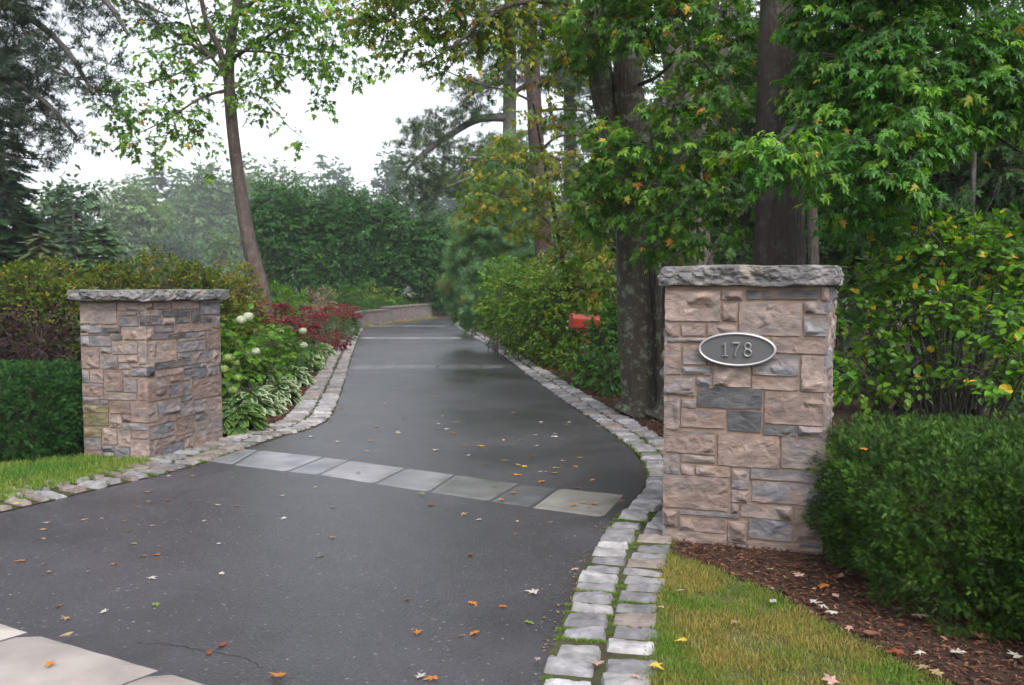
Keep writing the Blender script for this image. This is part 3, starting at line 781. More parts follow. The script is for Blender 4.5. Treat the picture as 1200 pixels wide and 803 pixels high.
# right pillar
A_ = [(60,165,345,325,'p'),(350,165,465,218,'p'),(478,160,850,215,'d'),(355,228,435,325,'p'),(440,228,760,400,'p'),(770,222,890,288,'m'),(768,296,890,402,'g'),(858,150,890,215,'p'),
 (60,332,128,402,'p'),(135,335,268,402,'p'),(275,332,435,400,'p'),(60,408,270,435,'g'),(275,405,600,492,'p'),(606,408,890,492,'p'),(60,440,135,602,'p'),(142,447,300,550,'m'),(140,560,297,604,'g'),
 (305,500,503,665,'p'),(510,500,746,607,'g'),(755,500,890,690,'p'),(508,612,746,682,'p'),(55,610,212,712,'m'),(218,614,297,660,'g'),(222,668,562,776,'d'),(568,690,890,863,'p'),(52,720,130,888,'p'),(135,730,217,776,'p')]
B_ = [(130,22,372,122,'p'),(378,30,560,142,'d'),(565,104,737,160,'d'),(742,110,890,160,'m'),(50,136,320,256,'p'),(328,148,648,328,'p'),(655,165,890,335,'m'),(50,250,125,365,'m'),(132,262,318,304,'p'),(132,310,207,368,'p'),
 (212,312,395,378,'p'),(400,335,495,442,'g'),(500,340,890,400,'m'),(48,372,390,552,'p'),(505,405,890,520,'g'),(400,448,492,512,'m'),(400,518,443,570,'p'),(448,522,715,598,'p'),(120,558,485,590,'g'),(48,555,115,645,'p'),
 (118,592,372,672,'p'),(380,612,482,728,'p'),(488,600,714,712,'g'),(720,530,890,722,'p'),(42,652,378,752,'p'),(384,732,890,800,'p')]
fr = []
for (L_, ox, oy) in ((A_, 770, 300), (B_, 770, 470)):
    for x0, y0, x1, y1, k in L_:
        X0, X1, Y0, Y1 = ox + x0 / 4.46, ox + x1 / 4.46, oy + y0 / 4.46, oy + y1 / 4.46
        ym = (Y0 + Y1) / 2; tt = (ym - 332) / 308; xl = 783.5 - 4.5 * tt; xr = 968 - 7 * tt
        u0, u1 = (X0 - xl) / (xr - xl), (X1 - xl) / (xr - xl)
        yb = 632 + 16 * np.clip((u0 + u1) / 2, 0, 1)
        fr.append((u0, u1, (Y0 - 332) / (yb - 332), (Y1 - 332) / (yb - 332), k))
c0 = G(779, 634); c1 = G(961.5, 652)
U = (c1 - c0); U.z = 0; W = U.length; U.normalize(); Nv = Vector((-U.y, U.x, 0))   # inward
side = 0.86
# the right side face turns slightly towards the road
c2 = c1 + Nv * side + U * 0.0; c3 = c0 + Nv * side
ang = math.atan2(c1.x, c1.y); sd_ = Vector((math.sin(ang + R(2.6)), math.cos(ang + R(2.6)), 0)); c2 = c1 + sd_ * side; c3 = c0 + sd_ * side
ZT_R = 1.565
pillar('gate_pillar', 'stone gate pillar carrying the oval house number plaque beside the lawn', [c0[:2], c1[:2], c2[:2], c3[:2]], {0: fr, 1: []}, ZT_R, .118, .035, 7)
RP = (c0.copy(), U.copy(), Vector((U.y, -U.x, 0)), W)

# left pillar
CL = [(100,155,360,310,'p'),(365,150,560,212,'p'),(370,222,505,250,'g'),(105,318,250,375,'g'),(255,332,392,378,'d'),(370,258,518,326,'g'),(525,245,560,318,'d'),
 (105,398,160,472,'g'),(165,398,322,472,'g'),(328,385,398,430,'d'),(408,330,560,425,'p'),(105,480,237,636,'p'),(243,480,322,525,'g'),(332,440,512,532,'m'),(520,430,568,605,'p'),
 (248,540,372,642,'m'),(375,538,515,592,'p'),(378,598,460,642,'g')]
DL = [(110,15,162,112,'g'),(166,20,267,112,'p'),(272,18,408,174,'p'),(412,20,458,66,'g'),(465,0,575,65,'g'),(412,76,512,182,'m'),(115,116,267,212,'p'),(518,75,575,240,'p'),(238,184,512,240,'p'),(130,214,236,268,'m'),(240,244,305,272,'g'),
 (130,278,306,334,'s'),(130,340,303,432,'s'),(310,252,462,342,'p'),(310,346,402,446,'p'),(466,252,590,405,'p'),(405,412,600,462,'g'),(130,440,256,512,'s'),(260,450,367,572,'p'),(373,450,470,588,'p'),
 (476,468,600,526,'p'),(138,518,252,612,'m'),(255,578,347,626,'g'),(350,592,462,684,'g'),(468,532,605,690,'p'),(138,615,262,680,'p'),(265,630,347,672,'g')]
CR = [(562,148,608,205,'p'),(613,150,747,203,'p'),(752,142,963,206,'p'),(972,165,1112,248,'g'),(562,250,680,318,'d'),(688,212,898,258,'d'),(908,212,966,302,'d'),(684,263,780,318,'p'),(788,262,898,305,'d'),
 (972,262,1062,306,'d'),(1068,262,1112,348,'g'),(788,310,1062,372,'p'),(625,323,775,372,'g'),(562,330,618,425,'p'),(625,380,728,422,'g'),(733,384,855,422,'d'),(860,375,1010,415,'g'),(1015,366,1112,502,'p'),
 (798,438,1010,515,'g'),(562,430,788,592,'p'),(798,522,900,572,'g'),(906,514,1058,602,'m'),(636,588,908,632,'d'),(1062,505,1114,608,'p')]
DR = [(575,0,632,66,'d'),(645,14,845,58,'p'),(850,8,1018,72,'g'),(1022,0,1112,62,'m'),(578,72,738,242,'p'),(744,58,845,108,'p'),(744,114,908,215,'g'),(914,78,1118,226,'p'),(828,213,908,250,'g'),
 (656,240,820,350,'g'),(828,242,1014,352,'m'),(1020,228,1125,388,'p'),(590,255,648,404,'p'),(660,352,790,408,'p'),(925,348,1018,392,'g'),(792,368,922,495,'p'),(598,412,780,522,'g'),(925,395,1130,498,'m'),
 (690,518,785,568,'p'),(602,528,682,662,'p'),(686,565,848,652,'g'),(850,522,918,592,'p'),(922,494,1132,566,'p')]
def conv(L_, oy, left):
    o = []
    for x0, y0, x1, y1, k in L_:
        X0, X1, Y0, Y1 = 80 + x0 / 6.316, 80 + x1 / 6.316, oy + y0 / 6.316, oy + y1 / 6.316
        tt = ((Y0 + Y1) / 2 - 353) / 186
        xc = 168.7 + 6.3 * tt; xl = 95.5 + 6 * tt; xr = 256.5 + 2.5 * tt
        if left: u0, u1 = (X0 - xl) / (xc - xl), (X1 - xl) / (xc - xl); yb = lambda u: 538 + 2 * u
        else: u0, u1 = (X0 - xc) / (xr - xc), (X1 - xc) / (xr - xc); yb = lambda u: 540 - 23 * u
        um = min(max((u0 + u1) / 2, 0), 1)
        if not left:   # undo the perspective along the receding face
            f = lambda u: u / (u + (1 - u) * 1.13); u0, u1 = f(max(u0, 0)), f(min(u1, 1.0))
        o.append((u0, u1, (Y0 - 352) / (yb(um) - 352), (Y1 - 352) / (yb(um) - 352), k))
    return o
k0 = G(101.5, 538); k1 = G(175, 540.5); k2 = G(259, 516.5)
k3 = k0 + (k2 - k1)
ZT_L = 1.44
pillar('gate_pillar', 'stone gate pillar without a plaque, between clipped bush and flower bed', [k0[:2], k1[:2], k2[:2], k3[:2]],
       {0: conv(CL, 330, True) + conv(DL, 430, True), 1: conv(CR, 330, False) + conv(DR, 430, False)}, ZT_L, .095, .07, 11)

# plaque on the right pillar
def plaque():
    O, U, N, W_ = RP
    uc = (866 - 781) / (968 - 783.5) * W_; cz = P(866, 409, (O + U * uc).y).z
    C = O + U * uc + N * 0.048; C.z = cz
    th = thing('house_number_plaque', 'oval grey metal plaque with raised number 178 fixed on the pillar', 'plaque', tuple(C))
    C = np.array(C); Uv = np.array(U); Nn = np.array(N); Vz = np.array([0, 0, 1.0])
    a, b = .222, .101; n = 96; th_ = np.arange(n) / n * 2 * np.pi
    mb = MB()
    prof = [(1.0, 0.0, -.045), (1.0, 0.0, 0.0), (.985, 0, .008), (.955, 0, .014), (.92, 0, .015), (.89, 0, .012), (.87, 0, .006), (.868, 0, 0.0)]
    vs = []
    for s, _, h in prof:
        off = (1 - s) * .125
        vs.append(C + ((a - off) * np.cos(th_))[:, None] * Uv + ((b - off) * np.sin(th_))[:, None] * Vz + h * Nn)
    v = np.concatenate(vs); m = len(prof)
    i = np.arange(m - 1)[:, None] * n; j = np.arange(n)[None]; j2 = (j + 1) % n
    mb.add(v, np.stack([i + j, i + j2, i + n + j2, i + n + j], -1).reshape(-1, 4)); mb.build('rim', M['rim'], th, True)
    mb = MB(); off = .0155
    e = C + ((a - off) * np.cos(th_))[:, None] * Uv + ((b - off) * np.sin(th_))[:, None] * Vz + .002 * Nn
    mb.add(np.concatenate([e, [C + .002 * Nn]]), [[q, (q + 1) % n, n] for q in range(n)]); mb.build('backplate', M['plate'], th)
    def stroke(mb, pts, wd):
        P3 = [C + x * Uv + z * Vz + .007 * Nn for x, z in pts]
        p, r = smooth_path(P3, [wd * 1.25] * len(P3), 4 if len(P3) > 2 else 1)
        tube(mb, [tuple(q) for q in p], list(r), 8, sub=1)
        tube(mb, [tuple(p[0] - (p[1] - p[0]) * .01), tuple(p[0])], [wd, wd], 8, sub=1)
    hh = .043
    def digit(strokes, cx):
        mb = MB()
        for pts, wd in strokes: stroke(mb, [(cx + x, z) for x, z in pts], wd)
        return mb.build('digit', M['figure'], th, True)
    digit([([(0, -hh + .004), (0, hh - .004)], .0075), ([(-.016, -hh + .004), (.016, -hh + .004)], .0048), ([(-.015, hh - .017), (-.004, hh - .008), (0, hh - .006)], .0048)], -.066)
    digit([([(-.021, hh - .006), (.021, hh - .006)], .0065), ([(-.021, hh - .006), (-.021, hh - .02)], .0045), ([(.021, hh - .008), (.006, .004), (-.004, -.02), (-.006, -hh + .004)], .007)], -.003)
    rg = lambda cz_, rx, rz: [(rx * math.cos(q), cz_ + rz * math.sin(q)) for q in np.linspace(0, 2 * math.pi, 14)]
    digit([(rg(.020, .0165, .0175), .0055), (rg(-.0185, .0205, .0195), .006)], .062)
    for sx in (-1, 1):
        mb = MB(); c = C + sx * (a - .037) * Uv * .0 
plaque()

# ------------------------------------------------------------------ clipped yews
def yew(name, label, boxes, N, seed, pal, cut=None):
    g = np.random.default_rng(seed)
    c0_ = boxes[0][0]; th = thing(name, label, 'bush', (c0_[0], c0_[1], 0), 'clipped evergreen bushes')
    mb = MB(); st = MB()
    for (c, r, pw) in boxes:
        c = np.array(c); r = np.array(r); n = int(N * r[0] * r[1] + N * r[2] * (r[0] + r[1]))
        CL = 14; nc = n // CL
        u = unit(nc, g); k = (np.abs(u) ** pw).sum(1) ** (-1 / pw)      # superellipsoid
        p = u * k[:, None]
        lump = 1 + .07 * (fbm(p * r + c, 3.2, 3, seed) - .5) * 2 + .12 * (fbm(p * r + c, 9, 3, seed + 3) - .5) * 2
        rd_ = g.random(nc) ** 2.0; q = c + p * r * (lump * (1 - .24 * rd_))[:, None]
        nn_ = norm(p ** 3 / r); cd = norm(nn_ + .45 * unit(nc, g) + np.array([0, 0, .25]))
        ccol = pick(pal, nc, g) * g.uniform(.7, 1.25, (nc, 1))
        q = np.repeat(q, CL, 0); cd = np.repeat(cd, CL, 0); nn_ = np.repeat(nn_, CL, 0); ccol = np.repeat(ccol, CL, 0); n = len(q)
        off = g.random((n, 1)); jj = unit(n, g)
        q = q + cd * off * .045 + jj * .014; d = norm(cd + 1.15 * jj)
        keep = q[:, 2] > .03
        q, d, nn_, ccol, off = q[keep], d[keep], nn_[keep], ccol[keep], off[keep]; n = len(q)
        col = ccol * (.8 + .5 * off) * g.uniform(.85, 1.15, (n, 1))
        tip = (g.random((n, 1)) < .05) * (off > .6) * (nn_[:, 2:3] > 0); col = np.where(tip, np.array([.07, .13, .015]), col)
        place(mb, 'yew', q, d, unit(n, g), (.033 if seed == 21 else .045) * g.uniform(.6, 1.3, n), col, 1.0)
        for _ in range(26):
            a = g.random() * 6.28; e_ = c + np.array([math.cos(a) * r[0] * .75 * g.random() ** .5, math.sin(a) * r[1] * .75 * g.random() ** .5, g.uniform(0, r[2] * .6)])
            b_ = np.array([c[0] + (e_[0] - c[0]) * .5, c[1] + (e_[1] - c[1]) * .5, 0])
            tube(st, [b_, (b_ + e_) / 2 + [0, 0, .05], e_], [.014, .010, .005], 5, (.03, .02, .013), 3)
    mb.build('crown', M['needle'], th); st.build('branches', M['bark'], th)
    return th
YEW = [((.011, .034, .002), 4), ((.019, .055, .003), 3), ((.045, .10, .006), 1.8)]
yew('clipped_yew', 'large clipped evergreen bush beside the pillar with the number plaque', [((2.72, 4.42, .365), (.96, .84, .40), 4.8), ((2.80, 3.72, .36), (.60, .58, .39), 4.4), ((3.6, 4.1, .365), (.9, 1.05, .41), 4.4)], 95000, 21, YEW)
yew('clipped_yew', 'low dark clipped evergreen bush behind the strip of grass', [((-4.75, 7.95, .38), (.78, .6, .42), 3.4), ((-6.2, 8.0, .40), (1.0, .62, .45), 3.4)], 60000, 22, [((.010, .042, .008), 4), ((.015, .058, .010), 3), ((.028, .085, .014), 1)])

# ------------------------------------------------------------------ shrubs and trees
def plant(name, label, cat, blobs, dens, m, tmpl, size, L, pal, group=None, base=None, stems=5, stem_r=.012, mat='leaf', seed=1, stemcol=(.07, .05, .035), part='foliage', **kw):
    g = np.random.default_rng(seed); c = np.mean([b[0] for b in blobs], 0) if base is None else np.array(base)
    th = thing(name, label, cat, (c[0], c[1], 0), group)
    mb = MB(); st = MB()
    sprays(mb, blobs, dens, m, tmpl, size, L, pal, twig=st, g=g, tr=kw.pop('tr', .0025), tcol=stemcol, **kw)
    for b, r in blobs:
        for _ in range(stems):
            b0 = np.array([b[0] + g.normal() * r[0] * .2, b[1] + g.normal() * r[1] * .2, 0]) if base is None else np.array([c[0], c[1], 0]) + np.append(g.normal(size=2) * .1, 0)
            e_ = np.array(b) + unit(1, g)[0] * np.array(r) * .55; e_[2] = max(e_[2], .1)
            tube(st, [b0, (b0 + e_) / 2 + g.normal(size=3) * r[0] * .08, e_], [stem_r, stem_r * .8, stem_r * .4], 5, stemcol, 3)
    mb.build(part, M[mat], th); st.build('stems', M['bark'], th)
    return th

# yellow berried shrubs behind the left pillar
YB = [((.075, .12, .012), 4), ((.045, .095, .011), 4), ((.12, .15, .015), 1)]
YL = [((.33, .21, .018), 4), ((.26, .11, .016), 2)]
gy = 'yellow-speckled rounded shrubs'
plant('rounded_shrub', 'yellow-speckled rounded shrub at the left edge behind the dark purple bush', 'shrub', [B(35, 372, 10.2, 75, 62), B(-60, 370, 10.4, 80, 66), B(70, 400, 9.9, 45, 60)], 347, 8, 'oval', .042, .055, YB, gy, mat='leaf', seed=31, leafpal=YL, leafp=.09, droop=.1, out=.9, up=.5, shell=.22)
plant('rounded_shrub', 'low yellow-speckled shrub showing just above the left end of the plain pillar', 'shrub', [B(122, 370, 12.0, 45, 55), B(160, 370, 12.4, 40, 62)], 332, 8, 'oval', .042, .055, YB, gy, seed=32, leafpal=YL, leafp=.14, droop=.1, out=.9, up=.5, shell=.22)
plant('rounded_shrub', 'domed yellow-speckled shrub rising above the middle of the plain pillar', 'shrub', [B(203, 372, 11.6, 52, 72), B(240, 375, 11.9, 32, 62)], 337, 8, 'oval', .042, .055, YB, gy, seed=33, leafpal=YL, leafp=.10, droop=.1, out=.9, up=.5, shell=.22)
plant('rounded_shrub', 'yellowish shrub at the foot of the thin leaning tree', 'shrub', [B(278, 362, 13.0, 30, 52), B(262, 380, 12.6, 30, 60)], 257, 8, 'oval', .042, .055, [((.15, .18, .03), 4), ((.09, .14, .025), 3)], gy, seed=34, leafpal=YL, leafp=.2, droop=.1, out=.9, up=.5, shell=.25)
PURP = [((.03, .017, .02), 4), ((.045, .022, .026), 2), ((.025, .035, .015), 2)]
plant('purple_shrub', 'dark purple-leaved shrub behind the low clipped bush', 'shrub', [B(45, 408, 8.9, 52, 42), B(-30, 405, 9.1, 50, 46), B(80, 440, 8.8, 24, 60)], 153, 8, 'oval', .045, .07, PURP, seed=35, droop=.1, out=.8, up=.5, shell=.3, stemcol=(.06, .035, .03))
plant('leafy_vine', 'light green leaves climbing beside the left corner of the plain pillar', 'plant', [B(94, 385, 8.9, 11, 45), B(96, 440, 8.7, 9, 40)], 60, 6, 'oval', .05, .12, BRIGHT, seed=36, droop=.3, stems=3)

# flower bed -------------------------------------------------------
def hosta(px, py, dia, seed, label, white=True):
    b = G(px, py); g = np.random.default_rng(seed); th = thing('hosta', label, 'hosta', tuple(b), 'hostas along the left cobbles')
    mb = MB(); N = 170
    a = g.random(N) * 6.283; rr = g.random(N) ** .6; el = 1.15 - rr * 1.0
    d = np.stack([np.cos(a) * np.cos(el), np.sin(a) * np.cos(el), np.sin(el)], 1)
    R0 = dia * .5 * (.25 + .5 * rr)[:, None]
    pos = np.array(b) + np.stack([np.cos(a), np.sin(a), np.zeros(N)], 1) * R0 + np.stack([np.zeros(N), np.zeros(N), dia * (.48 - .36 * rr)], 1)
    ld = norm(np.stack([np.cos(a), np.sin(a), .25 - .75 * rr + g.normal(size=N) * .15], 1) + g.normal(size=(N, 3)) * .15)
    n_ = np.array([0, 0, 1.0]) + g.normal(size=(N, 3)) * .25
    sz = .17 * g.uniform(.75, 1.2, N)
    # green centre and cream margin as one leaf with coloured vertices
    tv = np.array([(0, 0, 0), (.2, .22, .05), (.26, .5, .03), (.17, .78, -.03), (0, 1.05, -.14), (-.17, .78, -.03), (-.26, .5, .03), (-.2, .22, .05),
                   (.08, .28, .03), (.10, .5, .0), (.06, .7, -.04), (-.06, .7, -.04), (-.10, .5, 0), (-.08, .28, .03), (0, .5, -.02)], float)
    tf = np.array([[0, 1, 8], [1, 2, 9], [1, 9, 8], [2, 3, 10], [2, 10, 9], [3, 4, 10], [4, 5, 11], [4, 11, 10], [5, 6, 12], [5, 12, 11], [6, 7, 13], [6, 13, 12], [7, 0, 13],
                   [0, 8, 14], [8, 9, 14], [9, 10, 14], [10, 11, 14], [11, 12, 14], [12, 13, 14], [13, 0, 14]])
    T['hosta'] = (tv, tf)
    gcol = np.array([.045, .12, .035]); wcol = np.array([.55, .60, .44]) if white else np.array([.16, .24, .06])
    tcol = np.array([gcol] + [wcol] * 7 + [gcol] * 7)
    col = (np.repeat(tcol[None], N, 0) * g.uniform(.8, 1.1, (N, 1, 1))).reshape(-1, 3)
    dd = norm(ld); s = norm(np.cross(dd, n_)); nn2 = np.cross(s, dd)
    v = pos[:, None] + sz[:, None, None] * (tv[None, :, 0:1] * s[:, None] + tv[None, :, 1:2] * dd[:, None] + tv[None, :, 2:3] * nn2[:, None])
    mb.add(v.reshape(-1, 3), (tf[None] + (np.arange(N) * 15)[:, None, None]).reshape(-1, 3), col)
    mb.build('foliage', M['leaf_wet'], th)
    st = MB(); twig_prisms(st, np.repeat(np.array([b]), N, 0), pos, .004, (.10, .17, .05)); st.build('stalks', M['leaf'], th)
for i, (x, y, dm, wt, lb) in enumerate([(281, 508, .62, False, 'green-leaved hosta at the near corner of the flower bed beside the pillar'),
        (304, 489, .62, True, 'large white-edged hosta nearest to the curve of the cobbles'), (290, 470, .55, True, 'white-edged hosta against the pillar behind the green one'),
        (330, 476, .60, True, 'white-edged hosta overhanging the bark mulch near the kerb curve'), (322, 456, .55, True, 'white-edged hosta in the middle of the clump'),
        (350, 455, .55, True, 'white-edged hosta near the mulch in the middle of the bed'), (345, 438, .55, True, 'white-edged hosta behind the middle ones below the iris leaves'),
        (368, 437, .55, True, 'white-edged hosta just before the round pale green plant'), (385, 420, .5, True, 'small farthest white-edged hosta near the burgundy plant'),
        (268, 488, .5, False, 'green hosta tucked behind the corner of the plain pillar')]):
    hosta(x - 9, y - 2, dm * 1.18, 60 + i, lb, wt)

def ball(mb, c, r, n, size, pal, g, tmpl='tri', sq=.8):
    u = unit(n, g); p = np.array(c) + u * r * np.array([1, 1, sq]) * (.85 + .15 * g.random((n, 1)))
    place(mb, tmpl, p, norm(np.cross(u, unit(n, g))), u + .3 * unit(n, g), size * g.uniform(.7, 1.2, n), pick(pal, n, g) * g.uniform(.85, 1.1, (n, 1)), 1.2)
def hydrangea(label, blobs, heads, seed, pal=BRIGHT):
    th = plant('hydrangea', label, 'hydrangea', blobs, 46, 6, 'oval', .105, .16, pal, 'hydrangeas in the flower bed', seed=seed, droop=.25, out=.5, stems=5, mat='leaf_wet', xs=1.25)
    g = np.random.default_rng(seed)
    for px, py, Y, r, white in heads:
        mb = MB(); c = P(px, py, Y); r *= .8; ball(mb, c, r, 260, r * .36, [((.48, .50, .42), 3), ((.40, .45, .32), 1)] if white else [((.17, .25, .06), 3), ((.24, .30, .11), 2)], g)
        ball(mb, c, r * .8, 120, r * .36, [((.5, .55, .35), 1)], g)
        mb.build('flower_head', M['petal'], th)
hydrangea('leafy hydrangea with two white flower heads behind the plain pillar', [B(280, 404, 11.2, 25, 30), B(268, 440, 10.4, 20, 40)], [(283, 375, 10.8, .085, True), (291, 371, 10.9, .09, True), (262, 433, 9.9, .08, False), (273, 458, 9.6, .08, False), (268, 420, 10.1, .09, False)], 41)
hydrangea('hydrangea with a white head at its middle between pillar and irises', [B(300, 403, 12.5, 30, 26), B(305, 428, 11.6, 26, 26)], [(299, 412, 10.9, .085, True), (290, 414, 11, .06, True), (276, 425, 10.8, .07, False)], 42)
hydrangea('farther hydrangea with two small white heads beside the red flowers', [B(342, 414, 15.0, 24, 20), B(328, 408, 15.5, 22, 18)], [(355, 388, 14.4, .09, True), (356, 405, 14.2, .09, True), (330, 388, 14.6, .06, True)], 43, GREEN)
plant('leafy_perennial', 'bright green leafy plant rising in the middle of the flower bed', 'plant', [B(304, 398, 13.6, 16, 16), B(322, 405, 13.4, 18, 22)], 50, 7, 'lance', .11, .2, BRIGHT, seed=44, droop=.1, out=.3)
# iris-like upright blades
def blades(name, label, cat, px, py, n, spread, hgt, seed, col):
    b = G(px, py); g = np.random.default_rng(seed); th = thing(name, label, cat, tuple(b)); mb = MB()
    p = np.array(b) + np.stack([g.normal(size=n) * spread, g.normal(size=n) * spread, np.zeros(n)], 1)
    d = np.stack([g.normal(size=n) * .16, g.normal(size=n) * .16, np.ones(n)], 1)
    place(mb, 'blade', p, d, unit(n, g) * np.array([1, 1, .1]), hgt * g.uniform(.6, 1.1, n), np.array([col]) * g.uniform(.7, 1.3, (n, 1)), .9)
    mb.build('foliage', M['leaf'], th)
blades('iris_clump', 'blue-green sword-leaved clump behind the middle hostas', 'plant', 316, 447, 150, .2, .55, 45, (.06, .12, .07))
blades('iris_clump', 'upright green clump of stems beside the farther hydrangea', 'plant', 350, 432, 150, .25, .55, 46, (.08, .15, .05))
# round pale green head near the kerb
gb = np.random.default_rng(47); rb = G(373, 432); th = thing('round_plant', 'round pale green ball-shaped plant beside the mulch and cobbles', 'plant', tuple(rb)); mb = MB()
ball(mb, (rb.x, rb.y, .16), .15, 700, .05, [((.22, .32, .08), 3), ((.32, .40, .14), 2), ((.12, .2, .05), 1)], gb); mb.build('foliage', M['petal'], th)
mb = MB(); tube(mb, [rb, (rb.x, rb.y, .12)], [.02, .02], 6, (.1, .16, .05)); mb.build('stem', M['leaf'], th)
# red sedums
SED = [((.21, .018, .036), 4), ((.155, .015, .032), 3), ((.27, .04, .055), 2), ((.11, .022, .03), 1)]
def sedum(px, py, Y, rx, ry, seed, label, pal=SED):
    g = np.random.default_rng(seed); c, r = B(px, py, Y, rx, ry); base = (c[0], c[1], 0)
    th = thing('red_sedum', label, 'flowering plant', base, 'red flowering clumps in the bed')
    mb = MB(); st = MB(); fl = MB(); n = int(42 * max(.4, r[0] * 1.6))
    topz = c[2] + r[2]
    a = g.random(n) * 6.283; rr = g.random(n) ** .5
    for k in range(n):
        e_ = np.array([c[0] + math.cos(a[k]) * rr[k] * r[0], c[1] + math.sin(a[k]) * rr[k] * r[0] * .9, topz * (.62 + .38 * (1 - rr[k] ** 2)) * g.uniform(.88, 1.05)])
        b_ = np.array([c[0] + (e_[0] - c[0]) * .6, c[1] + (e_[1] - c[1]) * .6, 0])
        st_ = np.array([b_, e_]); twig_prisms(st, st_[:1], st_[1:], .006, (.12, .16, .06))
        rad = g.uniform(.07, .12); m_ = 34; u = unit(m_, g); u[:, 2] = np.abs(u[:, 2]) * .45
        place(fl, 'tri', e_ + u * rad, norm(u * np.array([1, 1, .2]) + .3 * unit(m_, g)), np.array([0, 0, 1.0]) + .4 * unit(m_, g), .055 * g.uniform(.7, 1.2, m_), pick(pal, m_, g) * g.uniform(.8, 1.2, (m_, 1)), 1.3)
        m2 = 16; t = g.random((m2, 1)) * .75; a2 = g.random(m2) * 6.28
        place(mb, 'oval', b_ + (e_ - b_) * t, np.stack([np.cos(a2), np.sin(a2), np.full(m2, .3)], 1), np.array([0, 0, 1.0]) + .4 * unit(m2, g), .085 * g.uniform(.7, 1.2, m2), pick([((.07, .14, .06), 2), ((.09, .16, .06), 1), ((.12, .06, .05), 1)], m2, g))
    fl.build('flower_heads', M['petal'], th); mb.build('foliage', M['leaf'], th); st.build('stems', M['leaf'], th)
for i, (x, y, Y, rx, ry, lb) in enumerate([(306, 363, 13.6, 18, 10, 'red flowering clump at the foot of the thin tree'), (328, 369, 18.5, 22, 12, 'red flowering clump right of the thin tree trunk'),
        (362, 372, 22, 22, 12, 'red flowering clump in the centre of the red band'), (388, 370, 23.5, 20, 13, 'red flowering clump before the tallest one'),
        (402, 366, 26, 17, 13, 'tallest red flowering clump near the end of the bed'), (415, 371, 27.5, 8, 10, 'red flowering clump at the end of the bed by the low wall'),
        (340, 381, 16.8, 22, 10, 'red flowering clump in front of the red band'), (366, 391, 18, 14, 10, 'red flowering clump behind the round green plant')]):
    sedum(x, y, Y, rx, ry, 80 + i, lb)
BUR = [((.13, .015, .025), 3), ((.20, .02, .04), 2)]
plant('burgundy_plant', 'small burgundy-leaved plant spilling beside the cobbles', 'plant', [B(395, 399, 21.0, 14, 7), B(384, 402, 20.5, 10, 6)], 60, 8, 'oval', .08, .12, BUR, seed=90, droop=.2, stems=3)
plant('pink_perennial', 'pale pink flowering plant behind the red flowers', 'plant', [B(368, 352, 28, 12, 8), B(384, 350, 29, 9, 8)], 40, 8, 'lance', .12, .2, [((.30, .18, .2), 2), ((.12, .14, .08), 2)], seed=91, droop=.1)
plant('leafy_perennial', 'green clump at the end of the bed near the low wall', 'plant', [B(404, 385, 25, 12, 12)], 40, 8, 'lance', .14, .25, GREEN, seed=92, droop=.1)
plant('leafy_perennial', 'light green low plants behind the red flowers beside the thin tree', 'plant', [B(322, 352, 22, 22, 12), B(345, 355, 24, 18, 10)], 40, 8, 'lance', .15, .25, BRIGHT, seed=93, droop=.1)

# low retaining wall --------------------------------------------------
def low_wall():
    W3 = resample(WALL, .25); cen = W3[len(W3) // 3]
    th = thing('retaining_wall', 'low stone retaining wall at the bend of the driveway', 'wall', (cen[0], cen[1], 0))
    g = np.random.default_rng(50); mb = MB(); cp = MB(); core = MB()
    t = norm(np.gradient(W3, axis=0)); nr = np.stack([t[:, 1], -t[:, 0]], 1)
    def top(x): 
        return .57 if x < -5.7 else (.67 if x < -4.2 else .76)
    for k in range(0, len(W3) - 2):
        a, b = W3[k], W3[k + 1]; hgt = top(a[0]); z = 0
        U_ = np.array([b[0] - a[0], b[1] - a[1], 0]); L_ = np.linalg.norm(U_); U_ /= L_; N_ = np.array([U_[1], -U_[0], 0])
        A3 = np.array([a[0], a[1], 0])
        Bk = A3 - N_ * .3
        core.add([A3, A3 + U_ * L_, A3 + U_ * L_ + [0, 0, hgt - .02], A3 + [0, 0, hgt - .02], Bk, Bk + U_ * L_, Bk + U_ * L_ + [0, 0, hgt - .02], Bk + [0, 0, hgt - .02]],
                 [[0, 1, 2, 3], [3, 2, 6, 7], [5, 4, 7, 6]], (.25, .2, .17))
        while z < hgt - .08:
            h_ = g.choice([.11, .15, .2]); h_ = min(h_, hgt - z - .02)
            kd = g.choice(['p', 'm', 'g'], p=[.25, .5, .25]); off = g.uniform(0, .06)
            rock_face(mb, A3, U_, np.array([0, 0, 1.0]), N_, off, L_ + off - .015, z + .008, z + h_ - .008, kd, int(g.integers(1, 9999)), res=.05)
            z += h_
        q = A3 + N_ * .05 + [0, 0, hgt - .02]; q2 = q - N_ * .4; ex = U_ * (L_ - .008)
        cc = np.array([.16, .135, .11]) * g.uniform(.8, 1.2)
        cp.add([q, q + ex, q2 + ex, q2, q + [0, 0, .07], q + ex + [0, 0, .07], q2 + ex + [0, 0, .07], q2 + [0, 0, .07]], [[0, 1, 5, 4], [4, 5, 6, 7], [1, 2, 6, 5], [3, 0, 4, 7], [2, 3, 7, 6]], cc)
    core.build('wall_core', M['mortar'], th); mb.build('stone_facing', M['stone'], th, True); cp.build('coping', M['cap'], th)
low_wall()
